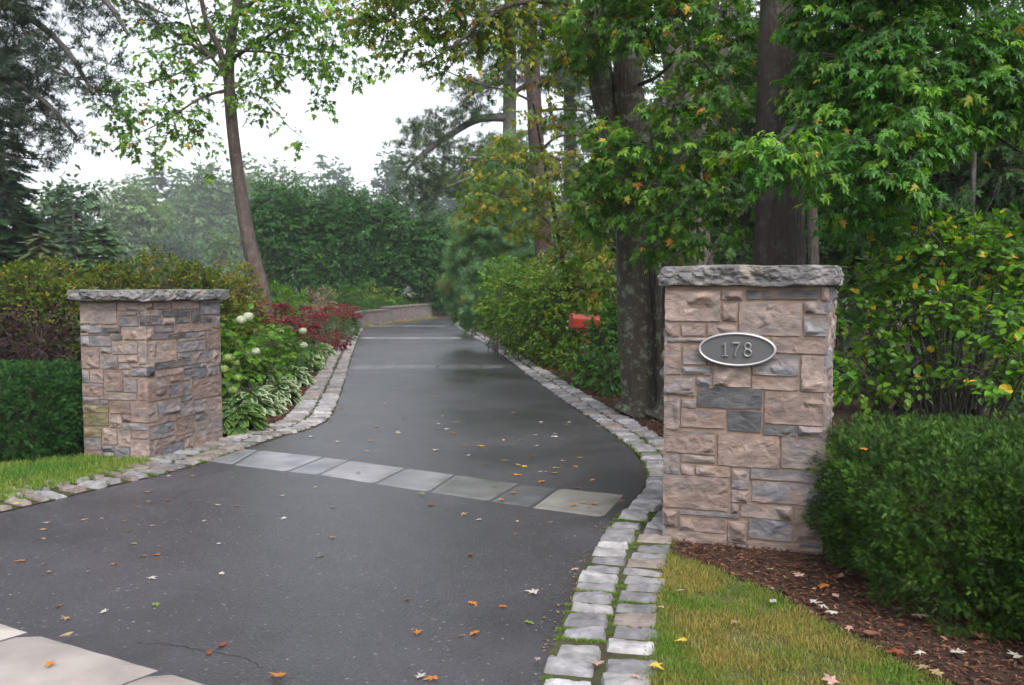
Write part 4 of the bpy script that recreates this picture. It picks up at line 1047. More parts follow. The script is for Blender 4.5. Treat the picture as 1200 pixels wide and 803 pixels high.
# raised ground behind the wall
W3 = resample(WALL, .5); ofs = offset_line(W3, -.38)
mb = MB(); nrow = 8; rowsv = []
for j in range(nrow):
    f = j / (nrow - 1); q = ofs + np.array([-.3, 1.0]) * (f * 14)
    rowsv.append(np.concatenate([q, np.full((len(q), 1), .50 + .5 * f)], 1))
v = np.concatenate(rowsv); n = len(ofs); i = np.arange(nrow - 1)[:, None] * n + np.arange(n - 1)[None]
mb.add(v, np.stack([i, i + 1, i + n + 1, i + n], -1).reshape(-1, 4)); struct(mb.build('terrace_ground', M['turf'], None, True))
g_ = np.random.default_rng(51); N = 26000; idx = g_.integers(0, n, N); hh_ = g_.uniform(.1, 9, N); q = ofs[idx] + np.stack([g_.uniform(-.3, .3, N) - .02 * hh_, hh_], 1)
mb = MB(); place(mb, 'blade', np.concatenate([q, (.50 + .035 * hh_)[:, None]], 1), np.stack([g_.normal(size=N) * .4, g_.normal(size=N) * .4, np.ones(N)], 1), unit(N, g_), .28 * g_.uniform(.5, 1.2, N), pick([((.02, .06, .010), 3), ((.032, .085, .013), 2)], N, g_), 2.5)
tag(mb.build('ground_cover', M['grass']), 'dark green ground cover on the terrace above the low wall', 'ground cover', None, 'stuff')
plant('low_plant', 'low plants at the left end of the low wall behind the red flowers', 'plant', [B(412, 350, 42, 14, 8), B(395, 348, 42, 12, 8)], 22, 8, 'lance', .3, .5, GREEN, seed=53, stems=2)
plant('fern_clump', 'yellow-green fern-like plant above the left part of the low wall', 'plant', [B(433, 351, 43, 14, 9), B(450, 352, 43.5, 10, 7)], 14, 8, 'lance', .35, .6, YGREEN, seed=52, stems=2)
# fallen yellow leaf drift along the wall foot, too fine to count
N = 1000; Wd = resample(WALL[:6], .1); idx = g_.integers(0, len(Wd), N); t = norm(np.gradient(Wd, axis=0)); nr = np.stack([t[:, 1], -t[:, 0]], 1)
q = Wd[idx] + nr[idx] * (.05 + np.abs(g_.normal(size=(N, 1))) * .5)
mb = MB(); a = g_.random(N) * 6.28
place(mb, 'tri', np.concatenate([q, np.full((N, 1), .02)], 1), np.stack([np.cos(a), np.sin(a), np.full(N, .1)], 1), np.array([0, 0, 1.0]) + .3 * unit(N, g_), .09, pick([((.28, .22, .04), 3), ((.2, .15, .05), 1)], N, g_))
tag(mb.build('leaf_litter', M['dead']), 'drift of yellow leaves along the foot of the low wall', 'leaf litter', None, 'stuff')

# tall hedge of trees at the bend --------------------------------------
HD = [((.016, .068, .010), 3), ((.024, .09, .012), 3), ((.045, .12, .014), 1.2)]
def hedge_tree(px, top, wpx, Y, seed, label):
    base = P(px, 352, Y); b = (base.x, Y, .5); ztop = P(px, top, Y).z; r = wpx * Y / F
    g = np.random.default_rng(seed); th = thing('hedge_tree', label, 'tree', b, 'dense row of trees at the bend')
    tk = MB(); mb = MB(); tube(tk, [b, (b[0] + .1, b[1], ztop * .45), (b[0], b[1], ztop * .85)], [.13, .1, .03], 8, (.07, .06, .05))
    blobs = []
    for k in range(30):
        z = g.uniform(1.3, ztop - .7); fr_ = 1 - max(0, (z - ztop * .55) / (ztop * .45)) ** 2 * .6
        a = g.random() * 6.28; rr = r * fr_ * .62 * g.random() ** .4
        c = (b[0] + math.cos(a) * rr, b[1] + math.sin(a) * rr * .8, z); blobs.append((c, (r * .42, r * .42, .85)))
        tube(tk, [(b[0], b[1], z * .75), c], [.04, .012], 5, (.07, .06, .05), 1)
    sprays(mb, blobs, 9.0, 8, 'tri', .17, .45, HD, droop=.35, up=.8, out=.8, g=g, shell=.35, vary=.35)
    tk.build('trunk', M['bark'], th); mb.build('crown', M['leaf'], th)
for i, (x, tp, wd, Y, lb) in enumerate([(318, 208, 30, 44, 'first tree of the dense row, beside the thin leaning trunk'), (352, 213, 34, 45, 'second tree of the dense row left of the driveway bend'), (390, 218, 32, 45.5, 'third tree of the dense row at the driveway bend'),
        (426, 222, 32, 46, 'fourth tree of the dense row, above the left end of the wall'), (462, 228, 34, 46.5, 'fifth tree of the dense row, above the middle of the wall'), (500, 238, 34, 47, 'sixth tree of the dense row, above the right end of the wall'), (536, 246, 32, 48, 'last tree of the dense row, partly behind the blue-green pine')]):
    hedge_tree(x, tp, wd, Y, 100 + i, lb)

# generic broadleaf and conifer -----------------------------------------
def broadleaf(label, px, Y, top, wpx, seed, pal, crown_bottom=None, n=26, dens=1.0, size=.45, m=6, tr_=.2, group='trees beyond the garden', tcol=(.07, .06, .055), basez=0, name='broadleaf_tree', tm='tri', leafpal=None, leafp=0, Lf=1.6, blobr=.36):
    g = np.random.default_rng(seed); X = (px - 600) / F * Y; zt = P(px, top, Y).z; zb = crown_bottom if crown_bottom is not None else zt * .25; r = wpx * Y / F
    th = thing(name, label, 'tree', (X, Y, basez), group); tk = MB(); mb = MB()
    tube(tk, [(X, Y, basez), (X + g.normal() * .2, Y, zt * .4), (X + g.normal() * .4, Y, zt * .85)], [tr_, tr_ * .7, tr_ * .2], 9, tcol)
    blobs = []
    for k in range(n):
        u = unit(1, g)[0]; rr = g.random() ** .35
        c = np.array([X, Y, (zt + zb) / 2]) + u * rr * np.array([r, r, (zt - zb) / 2]) * .80
        blobs.append((tuple(c), (r * blobr, r * blobr, (zt - zb) / 2 * blobr * .75)))
        s0 = np.array([X, Y, max(zt * .2, c[2] - r * .8)]); tube(tk, [s0, (s0 + c) / 2 + [0, 0, -.1 * r], c], [tr_ * .35, tr_ * .2, tr_ * .08], 5, tcol, 3)
    sprays(mb, blobs, dens, m, tm, size, size * Lf, pal, leafpal=leafpal, leafp=leafp, droop=.35, up=.8, out=.7, g=g, shell=.35, vary=.3, twig=tk, tr=.006, tcol=tcol)
    tk.build('trunk', M['bark'], th); mb.build('crown', M['leaf'], th); return th
def conifer(label, px, Y, top, wpx, seed, pal, size=.6, levels=26, per=9, group='trees beyond the garden', zb=.6, name='spruce_tree', droop=.25, dens=7, gap=0):
    g = np.random.default_rng(seed); X = (px - 600) / F * Y; zt = P(px, top, Y).z; r = wpx * Y / F
    th = thing(name, label, 'tree', (X, Y, 0), group); tk = MB(); mb = MB()
    tube(tk, [(X, Y, 0), (X, Y, zt * .5), (X, Y, zt)], [r * .09, r * .06, .02], 8, (.06, .05, .045))
    P_, D_ = [], []
    for k in range(levels):
        f = (k + g.random() * .6) / levels; z = zb + (zt - zb) * f; rl_ = r * (1 - f) ** .8 * g.uniform(.75, 1.1) + .1
        for j in range(max(3, int(per * (1 - .5 * f)))):
            a = g.random() * 6.283; L_ = rl_ * g.uniform(.7, 1.1); h = np.array([math.cos(a), math.sin(a), 0])
            e_ = np.array([X, Y, z]) + h * L_ + [0, 0, -L_ * droop + L_ * .1]
            twig_prisms(tk, np.array([[X, Y, z]]), e_[None], .03, (.06, .05, .045))
            n_ = max(2, int(dens * L_)); t = g.random(n_) ** .7
            s = np.array([-h[1], h[0], 0]); w_ = g.normal(size=n_) * .22 * L_ * (1.1 - t)
            P_.append(np.array([X, Y, z]) + (e_ - [X, Y, z]) * t[:, None] + s * w_[:, None]); D_.append(h * 1.0 + s * np.sign(w_)[:, None] * .6 + np.array([0, 0, -droop - .1]) + g.normal(size=(n_, 3)) * .2)
    P_ = np.concatenate(P_); D_ = np.concatenate(D_); n_ = len(P_)
    place(mb, 'frond', P_, D_, np.array([0, 0, 1.0]) + .4 * unit(n_, g), size * g.uniform(.6, 1.2, n_), pick(pal, n_, g) * g.uniform(.7, 1.3, (n_, 1)), 1.1)
    tk.build('trunk', M['bark'], th); mb.build('crown', M['needle'], th); return th

# left background
conifer('dark spruce standing at the left edge behind the yellow-speckled shrub', 8, 26, 120, 62, 201, DARK, size=.55, levels=34, per=12, dens=14)
broadleaf('dark bluish-green spreading tree behind the small spruce', 72, 42, 196, 52, 202, BLUE, .8, 34, 3.2, .32, 8)
conifer('small green spruce above the left end of the plain pillar', 124, 24, 262, 36, 203, [((.06, .12, .045), 3), ((.075, .14, .05), 2)], size=.42, levels=26, per=12, dens=14, group=None)
conifer('small brownish-green conifer above the purple bush', 50, 21, 272, 34, 204, [((.06, .09, .035), 3), ((.08, .085, .035), 2)], size=.40, levels=24, per=11, dens=14, group=None)
conifer('bluish spruce filling the gap left of the small green spruce', 90, 34, 240, 40, 214, BLUE, size=.5, levels=26, per=11, dens=10)
broadleaf('pale round-crowned tree in the mist left of the tall conifers', 157, 142, 188, 50, 205, [((.10, .17, .06), 3), ((.12, .19, .06), 2)], 1.5, 34, 1.48, 0.55, 8, tr_=.3)
conifer('tall misty conifer with the highest pointed top', 186, 202, 178, 34, 206, HAZYD, size=2.60, levels=34, per=12, dens=3.0)
conifer('misty conifer right of the highest pointed one', 212, 211, 194, 34, 207, HAZYD, size=2.60, levels=32, per=12, dens=3.0)
broadleaf('faint misty tree just left of the thin leaning trunk', 240, 193, 192, 44, 208, HAZY, 2, 26, 0.74, 0.84, 7, tr_=.3)
broadleaf('faint misty tree right behind the thin leaning trunk', 290, 197, 182, 40, 209, HAZY, 2, 26, 0.74, 0.84, 7, tr_=.3)
broadleaf('faint rounded tree in mist above the first hedge trees', 335, 188, 170, 38, 210, HAZY, 2, 24, 0.69, 0.84, 7, tr_=.3)
conifer('faint pointed conifer in mist above the row of trees', 378, 218, 176, 18, 211, HAZYD, size=2.80, levels=24, per=8, dens=2.11)
broadleaf('faint tree in mist above the third and fourth hedge trees', 405, 206, 176, 38, 212, HAZYD, 2, 24, 0.69, 0.84, 7, tr_=.3)
broadleaf('tall sparse tree fading in mist left of the big pine', 462, 179, 158, 30, 213, HAZYD, 3, 18, 0.45, 0.78, 7, tr_=.3)
broadleaf('misty tree behind the big pine limbs', 520, 172, 175, 45, 215, HAZYD, 2, 28, 0.69, 0.78, 7, tr_=.3)
broadleaf('misty tree far behind the brown trunk', 600, 161, 120, 50, 216, HAZYD, 2, 26, 0.45, 0.78, 7, tr_=.3)
broadleaf('pale misty tree behind the mailbox shrubs', 690, 138, 150, 60, 217, HAZYD, 1, 30, 0.74, 0.65, 7, tr_=.3)
broadleaf('misty tree at the far left beyond the dark spruce', -60, 126, 140, 90, 218, HAZYD, 1, 30, 0.69, 0.65, 7, tr_=.3)
broadleaf('misty tree low between the small spruces', 215, 138, 262, 40, 219, HAZYD, .5, 22, 0.86, 0.59, 7, tr_=.2)
broadleaf('hazy low tree behind the domed yellow shrub', 262, 114, 268, 30, 220, HAZY, .5, 20, 0.90, 0.53, 7, tr_=.2)

# overhanging pine, top left
def pine_limbs(name, label, base, trunk, trad, limbs, pads, seed, pal, dens=9, size=.13, tm='pine', L=.2, m=7, mat='needle', tc=(.06, .05, .045), tmat='bark', group=None, limbcol=None):
    g = np.random.default_rng(seed); th = thing(name, label, 'tree', base, group); tk = MB(); lm = MB(); mb = MB()
    tube(tk, trunk, trad, 14, tc, 6, .12, seed)
    for pts, r0, r1 in limbs:
        k = len(pts); l1 = MB(); tube(l1, pts, [r0 + (r1 - r0) * i / (k - 1) for i in range(k)], 8, limbcol or tc, 5, .1, seed); l1.build('limb', M[tmat], th, True)
    sprays(mb, pads, dens, m, tm, size, L, pal, droop=-.15, up=.6, out=.3, g=g, shell=.5, vary=.35, twig=lm, tr=.006, tcol=tc)
    tk.build('trunk', M[tmat], th); lm.build('twigs', M[tmat], th); mb.build('crown', M[mat], th); return th
g_ = np.random.default_rng(300)
def q(px, py, Y): return tuple(P(px, py, Y))
limbs = [([q(-160, -60, 13), q(-40, -20, 12.5), q(60, 40, 12), q(110, 110, 11.6)], .09, .02), ([q(-160, 60, 13), q(-40, 80, 12.5), q(40, 110, 12), q(90, 160, 12)], .08, .02),
         ([q(-160, -120, 13), q(0, -60, 12), q(110, -10, 11.5), q(150, 40, 11.3)], .08, .02), ([q(-160, 160, 13), q(-50, 170, 12.6), q(30, 190, 12.3)], .07, .02), ([q(60, -60, 12), q(140, -10, 11.5), q(200, 20, 11.3)], .04, .01)]
pads = [B(x, y, Yy, rx, ry) for x, y, Yy, rx, ry in [(-30, 20, 12.4, 60, 40), (20, 30, 12, 40, 30), (50, 60, 12, 38, 26), (85, 90, 11.8, 34, 20), (110, 110, 11.7, 24, 22), (40, 100, 12.2, 44, 26), (-10, 90, 12.6, 50, 36), (10, 140, 12.4, 48, 26), (60, 150, 12.1, 34, 18),
        (85, 165, 12, 18, 12), (-30, 180, 12.8, 40, 34), (25, 185, 12.5, 34, 16), (-10, 230, 12.9, 30, 26), (10, 0, 12, 50, 18), (100, 10, 11.8, 30, 12), (120, 45, 11.6, 26, 14), (150, 20, 11.4, 22, 10), (125, 75, 11.7, 20, 12), (5, 60, 12.1, 40, 30), (30, 125, 12.2, 40, 24),
        (185, 12, 11.3, 26, 10), (70, -20, 12, 60, 20), (-60, -40, 12.5, 70, 40), (-70, 110, 12.8, 60, 60)]]
pine_limbs('pine_tree', 'dark pine overhanging the top left corner', (-9.9, 13, 0), [(-9.9, 13, 0), (-9.8, 13, 3), (-9.9, 13, 8), (-9.8, 13, 12)], [.28, .24, .18, .1], limbs, pads, 301, [((.028, .05, .034), 3), ((.035, .062, .038), 2), ((.05, .07, .04), 1)], dens=26, size=.12, L=.16, m=7)

# centre pine with spreading limbs
limbs = [([q(596, 138, 29), q(560, 140, 28.5), q(525, 160, 28), q(490, 185, 27.5), q(470, 208, 27.5)], .16, .04), ([q(598, 190, 29), q(560, 190, 28.5), q(525, 212, 28), q(488, 240, 28)], .14, .03),
         ([q(598, 195, 29), q(570, 200, 28), q(535, 215, 27.5), q(505, 228, 27.5)], .08, .02), ([q(597, 95, 29), q(570, 100, 28), q(540, 120, 27.5)], .1, .03), ([q(600, 110, 29), q(640, 90, 29), q(690, 100, 29)], .1, .03),
         ([q(600, 60, 29), q(560, 40, 28), q(530, 45, 27.5)], .1, .03), ([q(600, 160, 29), q(650, 150, 29), q(690, 165, 28)], .1, .03), ([q(600, 10, 29), q(640, -20, 29), q(690, -20, 29)], .1, .03)]
pads = [B(x, y, Yy, rx * .85, ry * .5, rd) for x, y, Yy, rx, ry, rd in [(560, 130, 28.4, 28, 9, 1.2), (530, 140, 28, 26, 9, 1.2), (505, 150, 28, 26, 8, 1.2), (485, 165, 27.8, 22, 8, 1), (520, 168, 28, 28, 9, 1.2), (490, 190, 27.6, 22, 9, 1), (478, 208, 27.4, 16, 7, .9), (510, 200, 28, 24, 8, 1),
        (545, 185, 28.4, 26, 9, 1.2), (570, 170, 28.4, 24, 9, 1.2), (480, 148, 27.8, 18, 6, .8), (500, 218, 28, 24, 7, 1), (530, 222, 28, 24, 7, 1), (492, 238, 28, 18, 6, .8), (470, 228, 27.8, 12, 5, .6), (560, 215, 28.2, 26, 9, 1.1), (585, 195, 28.4, 20, 10, 1),
        (545, 105, 27.8, 26, 9, 1.2), (575, 98, 28, 24, 9, 1.2), (600, 80, 28.4, 30, 10, 1.2), (560, 60, 28, 30, 12, 1.4), (600, 40, 28.4, 36, 12, 1.4), (640, 90, 29, 34, 14, 1.4), (680, 100, 29, 30, 12, 1.4), (660, 60, 29, 34, 14, 1.4), (640, 20, 29, 50, 16, 1.6),
        (660, 150, 29, 34, 12, 1.4), (690, 165, 28.5, 26, 12, 1.2), (640, 200, 29.5, 30, 16, 1.4), (690, 220, 29, 30, 20, 1.4), (560, 10, 28, 44, 16, 1.6), (700, 20, 29, 40, 20, 1.6), (540, -20, 28, 44, 16, 1.6), (620, -40, 29, 70, 22, 2)]]
pine_limbs('pine_tree', 'large grey-trunked pine with spreading limbs over the driveway bend', tuple(P(598, 400, 29))[:2] + (0,), [(P(598, 300, 29).x, 29, 0), q(598, 300, 29), q(597, 150, 29), q(598, 0, 29), q(600, -120, 29)], [.30, .27, .24, .18, .08], limbs, pads, 302, [((.045, .085, .035), 3), ((.06, .105, .04), 2), ((.10, .135, .045), .8)], dens=11, size=.22, L=.28, m=7, tm='pine', tc=(.09, .085, .08))

# young blue-green pine, with yellowed inner needles
def young_pine():
    pads = [B(x, y, Y, rx, ry) for x, y, Y, rx, ry in [(575, 262, 22, 34, 18), (600, 285, 22, 38, 22), (560, 300, 22.5, 32, 20), (545, 330, 23, 24, 22), (552, 355, 23, 22, 20), (590, 320, 22, 40, 22), (575, 350, 22, 34, 26), (610, 350, 21.5, 34, 26), (610, 240, 22, 32, 16), (575, 232, 22, 18, 12), (595, 215, 22, 18, 12), (585, 190, 22.2, 16, 12), (605, 170, 22.4, 14, 12), (570, 210, 22.2, 14, 10), (548, 300, 22.6, 16, 16), (540, 345, 23.5, 14, 18), (548, 275, 22.5, 18, 12), (635, 290, 22, 24, 20)]]
    limbs = [([q(600, 330, 22), q(570, 310, 22), q(545, 280, 22)], .05, .01), ([q(600, 300, 22), q(630, 285, 22), q(650, 260, 22)], .05, .01), ([q(600, 280, 22), q(575, 255, 22), q(560, 235, 22)], .05, .01), ([q(600, 250, 22), q(585, 225, 22)], .03, .01), ([q(600, 350, 22), q(560, 345, 22.5)], .05, .01)]
    pine_limbs('young_pine', 'soft blue-green young pine leaning over the driveway edge', (0.0, 22, 0), [(.0, 22, 0), q(601, 300, 22), q(600, 165, 22)], [.09, .06, .02], limbs, pads, 303, [((.15, .27, .16), 4), ((.18, .31, .15), 3), ((.24, .26, .08), .5), ((.28, .2, .06), .06)], dens=46, size=.2, L=.26, m=7, mat='soft_needle')
young_pine()

# shrubs along the right edge of the drive
gr = 'shrubs along the driveway edge'
SH = [((.10, .195, .015), 3), ((.07, .155, .013), 3), ((.16, .25, .02), 1.6)]
plant('creeping_shrub', 'light leafy shrub hanging over the cobbles at the bend', 'shrub', [B(546, 356, 29.5, 9, 22), B(554, 370, 27.5, 8, 12)], 44, 8, 'oval', .14, .3, SH, gr, seed=401, droop=.3, out=.7)
plant('leafy_shrub', 'tall light green shrub in front of the young pine', 'shrub', [B(588, 350, 19.5, 22, 42), B(614, 378, 18.3, 22, 28), B(578, 368, 21, 13, 20), B(616, 340, 18.5, 26, 32)], 83, 8, 'oval', .085, .24, SH, gr, seed=402, droop=.15, out=.7, shell=.35)
plant('leafy_shrub', 'broad green shrub left of the red mailbox', 'shrub', [B(645, 352, 17, 32, 46), B(640, 390, 16.8, 18, 36), B(668, 395, 16.5, 22, 36), B(672, 422, 16, 17, 16), B(680, 345, 17.5, 30, 34), B(692, 380, 17.2, 26, 40)], 83, 8, 'oval', .085, .24, [((.09, .18, .014), 3), ((.06, .14, .012), 3), ((.15, .23, .018), 1.4)], gr, seed=403, droop=.15, out=.7, shell=.35, leafpal=AUTUMN, leafp=.03)
plant('leafy_shrub', 'dark broad-leaved shrub between the red mailbox and the lichened trunks', 'shrub', [B(704, 402, 13.2, 20, 34), B(720, 435, 12.3, 20, 30), B(694, 432, 13.2, 14, 24), B(702, 402, 13.7, 10, 18), B(722, 380, 13.6, 20, 26)], 76, 7, 'oval', .10, .2, [((.045, .13, .016), 3), ((.035, .10, .015), 3), ((.08, .17, .018), 1)], gr, seed=404, droop=.3, out=.6, shell=.35, mat='leaf_wet')
plant('leafy_shrub', 'yellow-green shrub seen behind and above the red mailbox', 'shrub', [B(712, 335, 16, 22, 34), B(690, 310, 17, 26, 22)], 62, 7, 'oval', .10, .22, YGREEN, gr, seed=405, droop=.2, out=.6, leafpal=AUTUMN, leafp=.1)
plant('low_plant', 'low weedy plant at the foot of the mailbox post', 'plant', [B(668, 444, 14.2, 13, 7), B(692, 452, 13.6, 12, 8)], 46, 7, 'oval', .07, .14, BRIGHT, seed=406, stems=3)

# mailbox -----------------------------------------------------------------
def mailbox():
    Y = 14.3; a = q(670, 366, Y); X0 = P(669, 370, Y).x; X1 = P(704, 370, Y + .25).x; zc = P(686, 385, Y).z
    Lx = .50; w_ = .10; hb = .13
    cx = (X0 + X1) / 2; th = thing('mailbox', 'red mailbox on a post among the driveway shrubs', 'mailbox', (cx, Y + .1, 0))
    rot = R(16); U_ = np.array([math.cos(rot), math.sin(rot), -.07]); N_ = np.array([math.sin(rot), -math.cos(rot), 0]); Vz = np.array([0, 0, 1.0])
    C = np.array([cx, Y + .1, zc])
    prof = [(-w_, 0), (w_, 0), (w_, hb)] + [(w_ * math.cos(t), hb + w_ * math.sin(t)) for t in np.linspace(.2, math.pi - .2, 9)] + [(-w_, hb)]
    def shell_(mb, s0, s1, gr_=1.0):
        v = [C + U_ * s + N_ * (x * gr_) + Vz * (z * gr_ - (gr_ - 1) * .05) for s in (s0, s1) for x, z in prof]; n = len(prof)
        mb.add(v, [[i, (i + 1) % n, (i + 1) % n + n, i + n] for i in range(n)])
        c0_ = C + U_ * s0 + Vz * .1; c1_ = C + U_ * s1 + Vz * .1
        mb.add(list(v[:n]) + [c0_], [[(i + 1) % n, i, n] for i in range(n)]); mb.add(list(v[n:]) + [c1_], [[i, (i + 1) % n, n] for i in range(n)])
    mb = MB(); shell_(mb, -Lx / 2, Lx / 2); mb.build('box', M['red'], th)
    mb = MB(); shell_(mb, -Lx / 2 - .02, -Lx / 2 + .012, 1.06); door = mb.build('door', M['red'], th); hb_ = MB(); d0 = C - U_ * (Lx / 2 + .03) + Vz * .17; tube(hb_, [d0 - N_ * .02, d0 - U_ * .015, d0 + N_ * .02], [.006, .006, .006], 6, sub=3); hb_.build('handle', M['rim'], door)
    mb = MB(); c = C + [0, 0, -.02]; s = .05
    v = [(c[0] + x * s, c[1] + y * s, z) for z in (0, c[2]) for x, y in ((-1, -1), (1, -1), (1, 1), (-1, 1))]
    mb.add(v, [[0, 1, 5, 4], [1, 2, 6, 5], [2, 3, 7, 6], [3, 0, 4, 7], [4, 5, 6, 7]], (.28, .09, .05)); 
    mb.build('post', M['wood'], th)
    mb = MB(); b0 = C + [0, 0, -.022]
    v = [b0 + U_ * sx * .2 + N_ * sy * .06 + Vz * z for z in (-.03, 0.02) for sx, sy in ((-1, 1), (1, 1), (1, -1), (-1, -1))]
    mb.add(v, [[0, 1, 5, 4], [1, 2, 6, 5], [2, 3, 7, 6], [3, 0, 4, 7], [4, 5, 6, 7], [3, 2, 1, 0]], (.2, .08, .05)); mb.build('bracket', M['wood'], th)
    mb = MB(); f0 = C + U_ * .02 + N_ * .108 + Vz * .10
    v = [f0 + U_ * x + Vz * z + N_ * y for y in (0, .006) for x, z in ((-.1, 0), (.09, 0), (.09, .045), (.04, .045), (.04, .02), (-.1, .02))]
    mb.add(v[6:], [[0, 1, 4, 5], [1, 2, 3, 4]]); mb.build('flag', M['red'], th)
mailbox()

# red-brown trunk in the middle with bare branches --------------------------
def tree_px(name, label, trunks, limbs, crown, group=None, seed=1, bark='bark', tc=(.08, .06, .05), dens=9, m=8, tm='maple_s', size=.13, L=.3, pal=GREEN, leafpal=None, leafp=0, base=None, lichen=None, sides=18, rough=.1, droop=.45, up=.9, out=.35, mat='leaf_wet', shell=.5, tr=.004, flat=1.0):
    g = np.random.default_rng(seed); t0 = trunks[0][0][0]; bs = base or (t0[0], t0[1], 0)
    th = thing(name, label, 'tree', tuple(bs), group); lm = MB(); mb = MB()
    for pts, rad in trunks:
        tk = MB(); tube(tk, pts, rad, sides, tc, 8, rough, seed); tk.build('trunk', M[bark], th, True)
    for pts, r0, r1 in limbs:
        k = len(pts); l1 = MB(); tube(l1, pts, [r0 + (r1 - r0) * i / (k - 1) for i in range(k)], 8, tc, 5, .1, seed); l1.build('limb', M[bark], th, True)
    if crown: 
        sprays(mb, crown, dens, m, tm, size, L, pal, leafpal=leafpal, leafp=leafp, droop=droop, up=up, out=out, g=g, shell=shell, twig=lm, tr=tr, tcol=(.045, .035, .03), flat=flat)
        mb.build('crown', M[mat], th)
    if lm.n: lm.build('twigs', M[bark], th)
    return th
def w(px, Y, top_r): return px * Y / F / 2
# thin leaning maple, left
Y = 15.0
crownL = [B(x, y, Yy, rx, ry) for x, y, Yy, rx, ry in [(150, 95, 14.2, 30, 14), (178, 62, 14.4, 30, 16), (128, 128, 14, 28, 16), (205, 132, 14.5, 34, 13), (165, 166, 14, 30, 12), (228, 100, 14.8, 24, 15), (218, 152, 14.3, 30, 12), (190, 28, 14.6, 34, 18), (232, 40, 15, 32, 22),
         (300, 20, 14.6, 40, 20), (342, 32, 14, 40, 22), (330, 68, 14.2, 32, 16), (312, 92, 14.4, 28, 14), (368, 62, 13.8, 30, 20), (378, 88, 13.8, 20, 14), (395, 45, 13.5, 26, 22), (402, 12, 13.5, 36, 20), (276, 108, 14.8, 18, 14), (300, 122, 14.6, 22, 10), (375, 122, 14, 18, 9),
         (300, 143, 14.8, 9, 6), (357, 166, 14, 13, 8), (270, 58, 15, 22, 22), (306, 48, 14.8, 24, 14), (190, 182, 14.2, 14, 7), (252, 18, 15, 26, 16), (345, 10, 14.2, 40, 16), (140, 150, 13.9, 16, 8), (118, 160, 13.8, 10, 7), (255, 170, 15, 8, 14), (256, 205, 15, 6, 8), (240, 130, 14.9, 14, 10),
         (330, 150, 14.4, 8, 6), (205, 85, 14.6, 22, 10), (160, 130, 14.1, 22, 8), (225, 70, 14.8, 18, 12), (250, -40, 15, 90, 30), (350, -40, 14, 70, 26), (160, -30, 14.4, 50, 24), (415, 75, 13.4, 14, 16), (425, 40, 13.4, 16, 20), (440, 85, 13.4, 8, 8)]]
tree_px('maple_tree', 'thin leaning maple rising from the flower bed with open airy foliage', [([(P(310, 350, Y).x, Y, 0), q(308, 350, Y), q(291, 280, Y), q(277, 190, Y), q(269, 110, Y), q(270, 60, Y), q(278, 0, Y), q(285, -80, Y)], [.17, .14, .125, .105, .10, .08, .065, .04]),
        ([q(268, 105, Y), q(258, 60, Y - .1), q(240, 20, Y - .2), q(232, -40, Y - .3)], [.07, .05, .04, .03])],
        [([q(246, 68, 14.9), q(215, 45, 14.6), q(175, 20, 14.4), q(150, -10, 14.3)], .035, .015), ([q(262, 85, 14.9), q(240, 60, 14.8), q(215, 52, 14.6), q(185, 62, 14.4)], .03, .01), ([q(268, 105, 15), q(235, 115, 14.6), q(200, 138, 14.3), q(165, 155, 14)], .03, .008), ([q(270, 70, 15), q(310, 45, 14.7), q(355, 15, 14.2)], .04, .012),
         ([q(240, 60, 14.8), q(225, 30, 14.7), q(215, -10, 14.6)], .025, .01), ([q(272, 60, 15), q(320, 62, 14.5), q(370, 75, 14)], .025, .008), ([q(275, 20, 15), q(330, -20, 14.4), q(400, -30, 13.8)], .04, .012), ([q(270, 120, 15), q(300, 110, 14.7), q(340, 150, 14.2), q(357, 162, 14)], .012, .005), ([q(256, 60, 14.8), q(200, 90, 14.4), q(150, 100, 14.1)], .018, .006)],
        crownL, seed=501, tc=(.075, .052, .045), dens=18, m=7, size=.11, L=.24, pal=[((.10, .22, .016), 3), ((.07, .17, .014), 3), ((.15, .27, .02), 1.5)], leafpal=AUTUMN, leafp=.02, sides=16, rough=.07, droop=.6)

# middle red-brown conifer trunk
Y = 19.5
tree_px('bare_branched_pine', 'straight reddish-brown trunk with bare dark branches in the centre', [([(P(637, 400, Y).x, Y, 0), q(637, 310, Y), q(634, 240, Y), q(628, 160, Y), q(624, 80, Y), q(620, 0, Y), q(618, -100, Y)], [.23, .20, .185, .175, .16, .14, .1])],
        [([q(628, 122, Y), q(600, 108, 19.2), q(560, 98, 19), q(515, 80, 18.8)], .035, .012), ([q(632, 130, Y), q(670, 128, 19.3), q(705, 135, 19.2)], .04, .015), ([q(634, 150, Y), q(665, 150, 19.3), q(700, 165, 19.2)], .03, .01), ([q(635, 175, Y), q(655, 160, 19.3), q(690, 158, 19)], .04, .012),
         ([q(640, 128, Y), q(660, 150, 19.3), q(662, 170, 19)], .03, .01), ([q(636, 178, Y), q(660, 190, 19.3), q(675, 200, 19)], .03, .01), ([q(640, 282, Y), q(665, 292, 19.3), q(700, 285, 19.2)], .045, .02), ([q(630, 110, Y), q(600, 80, 19.2), q(595, 50, 19)], .02, .01), ([q(636, 95, Y), q(660, 90, 19.2), q(690, 70, 19)], .02, .008), ([q(626, 70, Y), q(605, 30, 19.2), q(590, 20, 19)], .02, .008)],
        [B(625, -30, 19.5, 70, 30)], seed=502, bark='bark_red', tc=(.032, .015, .011), dens=12, tm='pine', size=.16, pal=PINE, mat='needle', rough=.12, L=.2)
